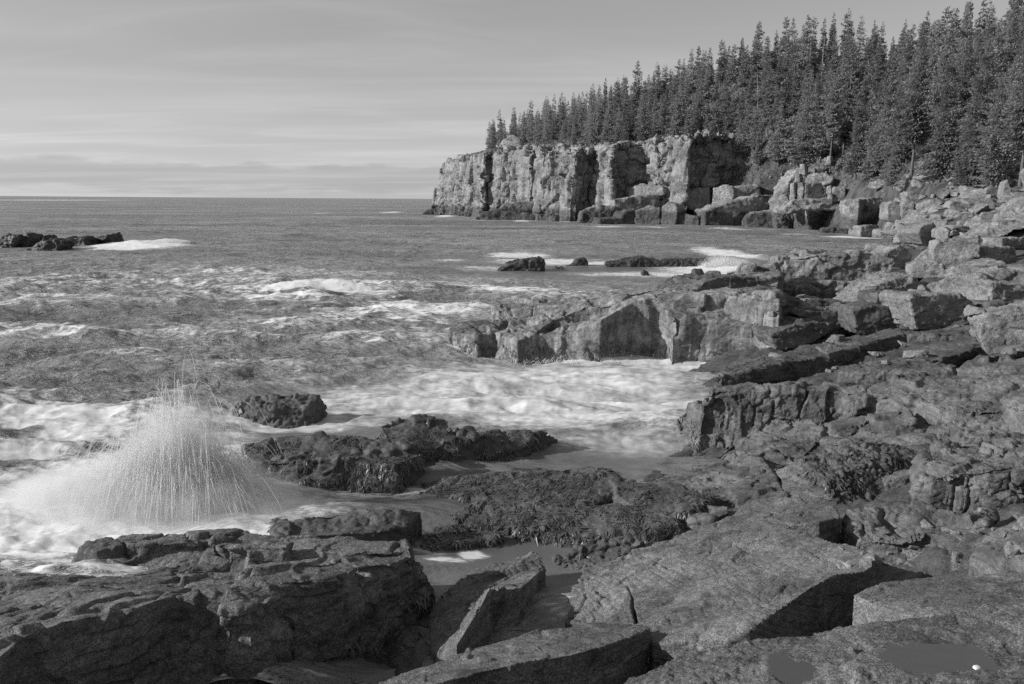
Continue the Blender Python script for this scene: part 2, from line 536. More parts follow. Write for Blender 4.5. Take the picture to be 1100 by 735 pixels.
# ------------------------------------------------------------ foreground ledges (traced face by face)
s = Shape()
s.P(A7([(-200, 175, .7), (0, 172, .72), (100, 162, .75), (180, 156, .78), (205, 118, .88), (240, 92, .92), (320, 76, .95), (480, 70, .97), (600, 80, .97), (720, 86, .98), (860, 84, .98), (1000, 92, 1.0), (1018, 130, .98),
        (900, 180, 1.08), (760, 195, 1.2), (680, 195, 1.3), (560, 225, 1.42), (430, 225, 1.45), (330, 258, 1.5), (260, 268, 1.52), (160, 292, 1.55), (60, 330, 1.6), (0, 378, 1.62), (-120, 440, 1.65)]), -.3, .24)
s.P(A7([(600, 190, 1.42), (640, 160, 1.4), (740, 146, 1.38), (840, 144, 1.3), (880, 160, 1.25), (830, 185, 1.35), (760, 192, 1.42), (660, 198, 1.45)]), .4, .04)
s.P(A7([(840, 130, 1.18), (900, 112, 1.15), (1000, 112, 1.1), (1020, 130, 1.08), (960, 150, 1.12), (880, 158, 1.15)]), .4, .04)
s.P(A7([(215, 118, .96), (250, 98, .99), (330, 84, 1.0), (470, 79, 1.02), (560, 90, 1.03), (420, 100, 1.04), (300, 104, 1.02), (240, 122, .99)]), .4, .04)
s.P(A7([(520, 103, 1.1), (600, 96, 1.08), (720, 100, 1.08), (700, 112, 1.12), (560, 112, 1.13)]), .4, .04)
s.P(A7([(542, 240, 1.42), (560, 212, 1.46), (690, 198, 1.36), (705, 225, 1.30), (615, 262, 1.40), (545, 262, 1.42)]), -.1, .02)
s.P(A7([(612, 275, 1.24), (655, 238, 1.28), (690, 252, 1.2), (712, 290, 1.06), (640, 312, 1.12)]), .1, .02)
s.P(A7([(690, 270, 1.12), (705, 235, 1.2), (770, 226, 1.14), (778, 262, 1.02), (725, 290, 1.02)]), .1, .02)
s.P(A7([(570, 408, .55), (600, 378, .6), (690, 362, .6), (718, 372, .5), (700, 405, .45), (600, 445, .45)]), -.1, .05)
s.P(A7([(590, 440, .42), (680, 395, .42), (700, 440, .3), (640, 480, .3)]), -.3, .05)
s.P(A7([(870, 175, 1.0), (1018, 130, .92), (1050, 175, .66), (1078, 215, .45), (1060, 270, .2), (1000, 350, .05), (900, 420, .05), (740, 460, .15), (720, 320, .72)]), -.4, .1)
s.P(A7([(440, 330, .9), (545, 310, .9), (545, 380, .6), (430, 420, .6)]), -.3, .05)
L1 = rock('rock_ledge', s, M_fore, 'broad flat-topped ledge in the bottom left corner with tall dark jointed front face', 'ledge', dep=8.2, weed=(0.02, .62, .9),
          s=0.75, amp=0.13, crack=0.06, fb=0.08, lay=0.06, layt=0.2, fine=.016, ldir=(.16, -.25, 1), seed=3, blk=(1.2, .8, .9), tk=.7, wk=.3)

s = Shape(.14)
s.P(A8([(190, 440, .15), (300, 428, .5), (420, 412, .56), (570, 405, .58), (640, 408, .5), (608, 455, .42), (500, 472, .45), (330, 480, .5), (200, 480, .4)]), -.4, .1)
rock('rock_ledge', s, M_dark, 'low rounded algae-covered rock just behind the broad bottom left ledge', 'ledge', dep=11.5, weed=(0, .5, .8),
     s=.7, amp=.09, lump=.015, fb=.10, seed=5, tk=.6)

s = Shape(.24)
s.P(A8([(110, 215, .40), (240, 190, .50), (350, 180, .55), (450, 185, .58), (520, 200, .55), (600, 190, .6), (640, 240, .4), (560, 270, .45), (440, 250, .5), (300, 255, .45), (140, 265, .3)]), -.5, .22)
s.P(A8([(515, 152, .6), (560, 138, .68), (650, 130, .7), (715, 142, .6), (725, 170, .5), (680, 235, .3), (600, 225, .5), (530, 190, .55)]), -.5, .15)
s.P(A8([(700, 190, .5), (735, 165, .6), (790, 160, .55), (805, 190, .45), (825, 235, .1), (760, 243, .15), (700, 243, .2)]), -.5, .15)
s.P(A8([(790, 185, .3), (900, 172, .35), (1000, 172, .32), (1050, 196, .06), (900, 240, .08), (825, 240, .08)]), -.5, .15)
rock('rock_ledge', s, M_dark, 'long dark seaweed-covered ledge with a hump, water pouring over it beside the big splash', 'ledge', dep=15.5, weed=(0, 1.0, 1.6),
     s=.9, amp=.10, lump=.012, fb=.12, crack=.04, seed=8, tk=.6)

s = Shape(.16)
s.P(A8([(100, 82, .5), (130, 68, .6), (230, 64, .65), (340, 66, .62), (352, 78, .5), (358, 108, .25), (300, 112, .35), (200, 100, .45), (75, 112, .2)]), -.5, .15)
rock('rock', s, M_dark, 'small dark flat rock awash with white water behind the big splash', dep=19, s=.7, amp=.1, lump=.04, seed=9)

s = Shape(.17)
s.P(B1([(60, 112, .0), (220, 88, .22), (420, 66, .36), (600, 62, .42), (690, 76, .46), (720, 120, .40), (640, 165, .3), (500, 180, .25), (330, 165, .2), (200, 150, .1), (80, 150, 0)]), -.5, .3)
s.P(B1([(170, 215, .05), (250, 175, .22), (360, 165, .26), (560, 190, .3), (700, 180, .36), (850, 200, .5), (900, 235, .45), (800, 262, .3), (640, 282, .14), (480, 272, .1), (360, 252, .08), (230, 240, .03)]), -.5, .3)
s.P(B1([(690, 110, .42), (900, 118, .5), (990, 150, .62), (930, 200, .5), (760, 190, .4), (700, 150, .4)]), -.4, .3)
s.P(B1([(50, 262, .03), (200, 240, .14), (350, 262, .07), (320, 285, .05), (200, 305, .04), (80, 325, .04)]), -.5, .3)
rock('weed_covered_ledge', s, M_dark, 'low bumpy platform matted with seaweed between the tide pool and the white surf', 'ledge', dep=13, weed=(0, .9, 2.0),
     s=.7, amp=.08, lump=.018, fb=.10, seed=11, tk=.6)

s = Shape()
s.P(B1([(715, 192, .5), (770, 172, .58), (835, 172, .6), (880, 188, .56), (800, 196, .52)]), 0, .1)
rock('rock', s, M_fore, 'small flat pale rock poking out of the seaweed platform', dep=12.5, s=.5, seed=12)

s = Shape()
s.P(B1([(505, 340, .2), (560, 322, .3), (660, 288, .42), (740, 270, .5), (790, 285, .5), (720, 335, .42), (640, 368, .3), (580, 380, .15), (520, 368, .08)]), -.4, .15)
rock('rock', s, M_dark, 'low weedy rock at the edge of the tide pool behind the cracked slab', dep=11, weed=(0, .3, .7), s=.5, lump=.04, fb=.1, seed=13)

s = Shape()
s.P(B1([(380, 345, .45), (440, 322, .55), (470, 335, .62), (480, 372, .5), (400, 437, .86), (345, 432, 1.0), (310, 430, 1.05), (288, 475, 1.02), (205, 612, .92), (150, 650, .6), (120, 630, .35), (122, 520, .3), (160, 455, .3), (250, 385, .35)]), -.3, .03)
rock('rock', s, M_fore, 'tilted wedge-shaped block standing between the left ledge and the tide pool', dep=9.3, weed=(-.1, .45, .7),
     s=.45, amp=.06, crack=.03, fb=.05, lay=.03, seed=14, ldir=(.5, -.2, .8))

s = Shape()
s.P(B1([(-40, 725, 1.48), (150, 660, 1.4), (300, 608, 1.35), (450, 570, 1.35), (620, 540, 1.35), (700, 545, 1.4), (780, 550, 1.45), (800, 566, 1.5), (700, 604, 1.55), (560, 642, 1.6), (420, 664, 1.62), (300, 690, 1.6), (100, 745, 1.6), (-100, 820, 1.6)]), .2, .02)
s.P(B1([(-20, 720, 1.3), (60, 690, 1.42), (330, 662, 1.5), (330, 690, 1.45), (100, 720, 1.3)]), .2, .02)
rock('rock_slab', s, M_fore, 'long low slab with smooth sloping top and dark overhanging front at the bottom edge', 'slab', dep=7.2, s=.4, amp=.06, crack=.03, fb=.05, lay=.02, seed=15, weed=(0, .7, .5))

s = Shape()
sl_pts = [(607, 669, .55), (612, 640, .5), (628, 612, .55), (650, 604, .6), (680, 593, .72), (718, 579, .9), (767, 559, 1.12), (785, 554, 1.2), (825, 559, 1.42), (877, 576, 1.7), (923, 589, 1.9), (946, 603, 1.95),
          (930, 612, 1.97), (900, 616, 1.98), (874, 629, 1.97), (848, 647, 1.9), (805, 677, 1.78), (782, 686, 1.7), (740, 688, 1.55), (703, 692, 1.4), (690, 678, 1.25), (682, 671, 1.12), (650, 667, .9)]
s.P(sl_pts, .1, .0)
rock('cracked_slab', s, M_fore, 'huge smooth tilted slab with a short dark crack near its left end', 'slab', dep=8.3,
     cracks=[(Z(673, 627, .82), Z(679, 638, .88), .008, .05), (Z(679, 638, .88), Z(680, 654, .98), .012, .12), (Z(680, 654, .98), Z(684, 672, 1.1), .014, .14)], s=.5, amp=.07, crack=.05, fb=.07, lay=.03, layt=.12, fine=.016, seed=17, blk=(1.6, 1.2, 1.2), ldir=(.3, .3, 1))

s = Shape()
s.P(B3([(125, 175, 1.05), (160, 145, 1.15), (200, 115, 1.25), (300, 100, 1.38), (420, 103, 1.5), (475, 125, 1.6), (500, 170, 1.62), (430, 185, 1.68), (340, 190, 1.6), (280, 178, 1.5), (200, 178, 1.3)]), .3, .03)
rock('rock', s, M_fore, 'smooth dark rock with shaded front tucked behind the top of the cracked slab', dep=10, s=.45, amp=.06, crack=.03, fb=.06, seed=18)

s = Shape()
s.P(B3([(545, 430, 2.2), (585, 405, 2.2), (640, 385, 2.2), (780, 365, 2.25), (950, 357, 2.35), (1300, 350, 2.5), (1300, 470, 2.75), (960, 462, 2.6), (850, 492, 2.5), (740, 495, 2.42), (650, 470, 2.3)]), 1.0, .02)
rock('rock_slab', s, M_fore, 'flat dark slab with pale broken left edge right of the cracked slab', 'slab', dep=6.5, s=.35, amp=.04, crack=.02, fb=.04, lay=.02, seed=19)

s = Shape()
s.P(B3([(-330, 800, 2.62), (-200, 700, 2.6), (0, 614, 2.62), (150, 588, 2.66), (350, 556, 2.7), (520, 536, 2.74), (620, 512, 2.78), (740, 500, 2.8), (860, 496, 2.84), (960, 464, 2.9), (1100, 447, 2.95), (1500, 415, 3.0), (1500, 1150, 3.2), (300, 1150, 3.0), (-500, 1150, 2.8)]), 1.6, .03)
pc = Z(*B3([(830, 643)])[0], 2.9); pc2 = Z(*B3([(335, 655)])[0], 2.80)
L11 = rock('rock_ledge', s, M_near, 'rough speckled ledge along the bottom right edge holding two tiny rain puddles', 'ledge', dep=4.8, voxk=1.7,
     hollow=[(pc, .40, .17), (pc2, .12, .15)], s=.35, amp=.06, crack=.02, fb=.10, lay=.03, layt=.14, fine=.03, lump=.012, seed=20)

# ------------------------------------------------------------ the stepped ledge of the right shore
s = Shape()
s.P(B2([(172, 160, 1.55), (300, 163, 1.6), (440, 163, 1.65), (560, 168, 1.68), (700, 178, 1.75), (800, 192, 1.85), (900, 215, 1.95), (1200, 225, 2.15), (1200, 50, 2.65), (1100, 60, 2.5), (1000, 85, 2.3), (900, 108, 2.05), (800, 132, 1.85), (560, 146, 1.64), (300, 149, 1.57), (180, 150, 1.52)]), -.3, .05)
s.P(B2([(150, 195, 1.3), (172, 165, 1.5), (260, 175, 1.5), (320, 240, .95), (260, 300, .55), (170, 375, .15), (80, 350, .05), (66, 300, .15), (80, 240, .6), (110, 205, 1.0)]), -.5, .12)
rock('rock_ledge', s, M_apron, 'pale fractured top tier of the stepped right-hand ledge, its end dropping to the surf', 'ledge', dep=14.5, weed=(0, .8, .7),
     s=.75, amp=.17, crack=.11, fb=.09, lay=.03, seed=21, blk=(.8, .8, 1.1), lump=.008, tk=.6)

s = Shape()
s.P(B2([(250, 300, .6), (330, 252, .95), (560, 250, 1.15), (700, 252, 1.3), (860, 262, 1.55), (880, 335, 1.5), (700, 350, 1.25), (600, 362, 1.1), (520, 350, 1.1), (400, 380, .85), (330, 420, .75), (200, 400, .45), (170, 370, .3)]), -.4, .2)
s.P(B2([(440, 340, 1.15), (470, 305, 1.3), (560, 295, 1.35), (680, 310, 1.4), (800, 320, 1.5), (850, 345, 1.5), (760, 352, 1.4), (600, 352, 1.25)]), 0, .2)
s.P(B2([(580, 265, 1.25), (640, 240, 1.45), (760, 225, 1.6), (780, 250, 1.6), (720, 275, 1.45), (640, 280, 1.3)]), 0, .1)
rock('rock_ledge', s, M_apron, 'rough lower tier of the right-hand stepped ledge sloping down under its pale top', 'ledge', dep=13.5, weed=(0, .45, .6),
     s=.8, amp=.15, crack=.09, fb=.12, lay=.07, layt=.2, seed=22, ldir=(-.3, -.3, 1), lump=.008, tk=.7)

s = Shape()
s.P(B2([(-40, 440, .25), (100, 412, .36), (165, 395, .45), (200, 425, .6), (245, 480, .72), (150, 505, .6), (0, 495, .45), (-60, 470, .3)]), -.3, .1)
s.P(B2([(165, 395, .5), (260, 345, .7), (340, 370, .8), (400, 470, .92), (250, 482, .78), (205, 430, .65)]), -.3, .1)
s.P(B2([(105, 505, .62), (220, 500, .75), (230, 520, .78), (180, 545, .75), (108, 545, .62)]), .1, .0)
rock('rock_ledge', s, M_apron, 'striped overlapping rock plates stepping down to the surf at the foot of the right ledge', 'ledge', dep=13, weed=(0, .25, .5),
     s=.5, amp=.12, crack=.08, fb=.07, lay=.07, layt=.15, seed=23, ldir=(-.45, -.25, 1))

s = Shape()
s.P(B2([(395, 468, .92), (370, 400, .85), (450, 365, 1.1), (600, 352, 1.25), (700, 350, 1.35), (840, 362, 1.5), (800, 400, 1.45), (640, 440, 1.2), (560, 470, 1.1), (480, 475, 1.0)]), 0, .12)
rock('rock', s, M_fore, 'smooth rounded shoulder of rock above the weedy gully in the right-hand ledge', dep=12, s=.55, amp=.07, fb=.1, seed=24, weed=(0, .3, .4))

s = Shape()
s.Fc(B2([(520, 430), (640, 375), (760, 365), (850, 375), (800, 440), (760, 490), (620, 520), (540, 520)]), 11.8, 10, 1.0, 35)
rock('seaweed_bank', s, M_dark, 'dark bank smothered in seaweed beneath the smooth rounded shoulder of rock', 'rock', dep=11.8, weed=(0, 2.2, 1.6), s=.5, lump=.08, fb=.12, seed=25)

s = Shape()
s.P(B2([(785, 435, 1.85), (800, 405, 1.9), (850, 372, 1.95), (960, 352, 2.0), (1200, 335, 2.2), (1200, 372, 2.35), (1000, 392, 2.2), (900, 402, 2.08), (830, 425, 1.95)]), .6, .03)
s.Fc(B2([(770, 480), (800, 420), (930, 435), (990, 450), (980, 520), (880, 515), (780, 510)]), 9.9, -25, 1.0, 12)
s.Fc(B2([(985, 400), (1000, 392), (1060, 400), (1150, 395), (1150, 530), (1060, 540), (1000, 520), (990, 450)]), 9.8, 5, 1.2, 5)
rock('rock', s, M_apron, 'angular jointed outcrop with a deep dark cleft under the right-hand ledge', 'rock', dep=10, s=.6, amp=.20, crack=.14, fb=.07, lump=.01, seed=26, blk=(.8, .8, .8), tk=.6)

s = Shape()
s.P(B2([(855, 262, 1.6), (960, 235, 1.85), (1200, 225, 2.15), (1200, 330, 2.2), (960, 345, 1.95), (870, 335, 1.6)]), .5, .1)
s.P(B2([(1030, 190, 2.2), (1060, 165, 2.35), (1200, 150, 2.6), (1200, 240, 2.5), (1080, 235, 2.2)]), .5, .05)
s.P(B2([(975, 305, 2.0), (1010, 292, 2.1), (1080, 300, 2.15), (1200, 300, 2.3), (1200, 325, 2.3), (1060, 325, 2.15)]), .5, .05)
rock('rock_ledge', s, M_apron, 'crumbled tier of broken strata at the right edge above the dark cleft', 'ledge', dep=11.5, s=.7, amp=.17, crack=.1, fb=.12, lay=.07, seed=27, lump=.01)

s = Shape()
s.P(B3([(925, 300, 1.95), (950, 262, 2.0), (1010, 205, 2.12), (1080, 165, 2.25), (1250, 140, 2.4), (1250, 300, 2.5), (1090, 290, 2.3), (1000, 296, 2.1)]), 1.0, .04)
rock('boulder', s, M_apron, 'pale veined boulder at the right edge above the flat dark slab', 'boulder', dep=8.5, s=.5, amp=.1, crack=.06, fb=.08, seed=28)

s = Shape()
s.P(B3([(510, 180, 1.5), (600, 150, 1.6), (720, 125, 1.7), (860, 160, 1.75), (990, 160, 1.8), (960, 220, 1.9), (780, 215, 1.7), (640, 245, 1.5), (560, 240, 1.45)]), .5, .2)
rock('rock', s, M_apron, 'knobbly pale ridge of rubbly rock above the dark gully right of the cracked slab', dep=10, s=.6, amp=.2, lump=.03, crack=.08, fb=.14, seed=29)
s = Shape()
s.P(B3([(845, 240, 1.75), (870, 215, 1.8), (990, 205, 1.9), (950, 290, 1.9), (860, 310, 1.7)]), .8, .1)
rock('rock', s, M_fore, 'flat-faced rock lying in the dark gully left of the pale veined boulder', dep=9.5, s=.4, amp=.06, fb=.06, seed=30)
s = Shape()
s.P(B3([(510, 205, 1.5), (525, 178, 1.55), (570, 190, 1.55), (575, 220, 1.5), (540, 235, 1.45)]), .9, .1)
rock('rock', s, M_fore, 'small round rock at the left end of the rubbly ridge', dep=9.8, s=.35, amp=.06, fb=.06, seed=31)

# ------------------------------------------------------------ slabs behind the stepped ledge
s = Shape()
s.P(A5([(40, 552, .95), (120, 520, 1.05), (200, 492, 1.15), (340, 466, 1.3), (420, 448, 1.4), (500, 428, 1.5), (640, 400, 1.75), (890, 394, 1.95), (900, 420, 1.95), (640, 426, 1.75), (560, 445, 1.65), (500, 468, 1.5), (420, 490, 1.4), (300, 508, 1.28), (140, 545, 1.1), (45, 565, .95)]), -.4, .05)
rock('rock_slab', s, M_slab, 'long dark weed-fringed slab rising from the surf to the right behind the pale ledge', 'slab', dep=19, s=.8, amp=.10, crack=.05, fb=.12, lump=.015, lay=.04, seed=32, weed=(0, 1.6, .5))
s = Shape()
s.P(A5([(432, 548, 1.35), (450, 528, 1.42), (520, 515, 1.5), (640, 508, 1.6), (740, 516, 1.68), (820, 528, 1.75), (800, 548, 1.75), (640, 540, 1.6), (500, 552, 1.42)]), .4, .05)
rock('rock', s, M_slab, 'rounded dark loaf-shaped rock lying in front of the long weed-fringed slab', dep=17, s=.7, amp=.08, fb=.1, lump=.03, seed=33)
s = Shape()
s.P(A5([(650, 500, 1.65), (700, 468, 1.75), (780, 446, 1.82), (830, 432, 1.9), (895, 430, 1.95), (905, 465, 1.95), (820, 490, 1.85), (740, 510, 1.75)]), .4, .05)
rock('rock', s, M_slab, 'dark blocky rock with a split top left of the big pale mottled block', dep=17.5, s=.7, amp=.12, crack=.06, fb=.1, seed=34)
s = Shape()
s.Fc(A5([(885, 395), (930, 372), (1041, 352), (1200, 335), (1200, 480), (1000, 490), (925, 495), (905, 470)]), 17, -22, 2.0, 14)
rock('boulder', s, M_bould, 'big pale mottled block at the right edge above the stepped ledge', 'boulder', dep=17, s=.8, amp=.12, crack=.05, fb=.08, lump=.01, seed=35, tk=.5)
s = Shape()
s.P(A5([(790, 562, 1.75), (850, 535, 1.85), (920, 505, 1.98), (1041, 482, 2.15), (1250, 460, 2.4), (1250, 575, 2.5), (1041, 555, 2.25), (900, 572, 2.0)]), .8, .1)
rock('rock_ledge', s, M_apron, 'pale gently sloping shelf leading right below the big mottled block', 'ledge', dep=15, s=.7, amp=.14, crack=.06, fb=.12, lay=.06, lump=.01, seed=36)

# the long ledge in the middle distance
s = Shape()
s.P(A4([(72, 308, .92), (115, 292, 1.0), (190, 285, 1.05), (238, 288, 1.08), (250, 330, .9), (180, 342, .86), (78, 335, .82)]), -.6, .15)
s.P(A4([(235, 285, 1.05), (320, 274, 1.12), (365, 285, 1.15), (400, 338, .98), (330, 368, .78), (250, 335, .88)]), -.6, .12)
s.P(A4([(235, 232, 1.0), (300, 222, 1.1), (480, 214, 1.3), (580, 206, 1.5), (560, 228, 1.45), (400, 240, 1.2), (255, 255, .95)]), -.6, .06)
s.P(A4([(260, 405, .1), (310, 378, .5), (400, 347, .88), (470, 332, 1.05), (540, 322, 1.2), (640, 285, 1.6), (700, 250, 1.85), (760, 228, 2.0), (810, 222, 2.05), (870, 245, 1.9), (900, 280, 1.7), (1000, 290, 1.6), (1200, 300, 1.6), (1300, 260, 1.8), (1300, 200, 2.2), (900, 195, 2.15), (700, 215, 1.95), (560, 265, 1.5), (420, 320, 1.0), (300, 372, .5)]), -.6, .03)
s.P(A4([(365, 288, 1.15), (470, 248, 1.55), (520, 225, 1.85), (565, 203, 2.08), (690, 196, 2.15), (760, 184, 2.22), (870, 160, 2.4), (980, 133, 2.6), (1100, 112, 2.75), (1300, 90, 2.9), (1300, 220, 2.4), (1100, 195, 2.4), (900, 212, 2.2), (700, 226, 2.0), (580, 240, 1.8), (470, 285, 1.35), (400, 330, 1.05)]), -.4, .0)
rock('rock_ledge', s, M_mid, 'long wedge-shaped ledge split by a diagonal cleft, streaked with barnacles, jutting into the surf', 'ledge', dep=27, voxk=1.35,
     s=1.4, amp=.14, crack=.07, fb=.06, lay=.02, fine=.012, lump=.006, seed=41, blk=(.9, .9, 1.5), tk=.6, wk=.12, weed=(-.1, .9, .5))
s = Shape()
s.Fc(A5([(-70, 300), (0, 245), (60, 236), (168, 236), (178, 290), (165, 350), (130, 440), (60, 490), (-40, 470)]), 27.5, 15, 3.0, 20)
rock('rock', s, M_slab, 'dark shaded bulk of rock where the long wedge-shaped ledge joins the shore', dep=27, s=1.2, amp=.12, crack=.06, fb=.14, lump=.03, seed=42)

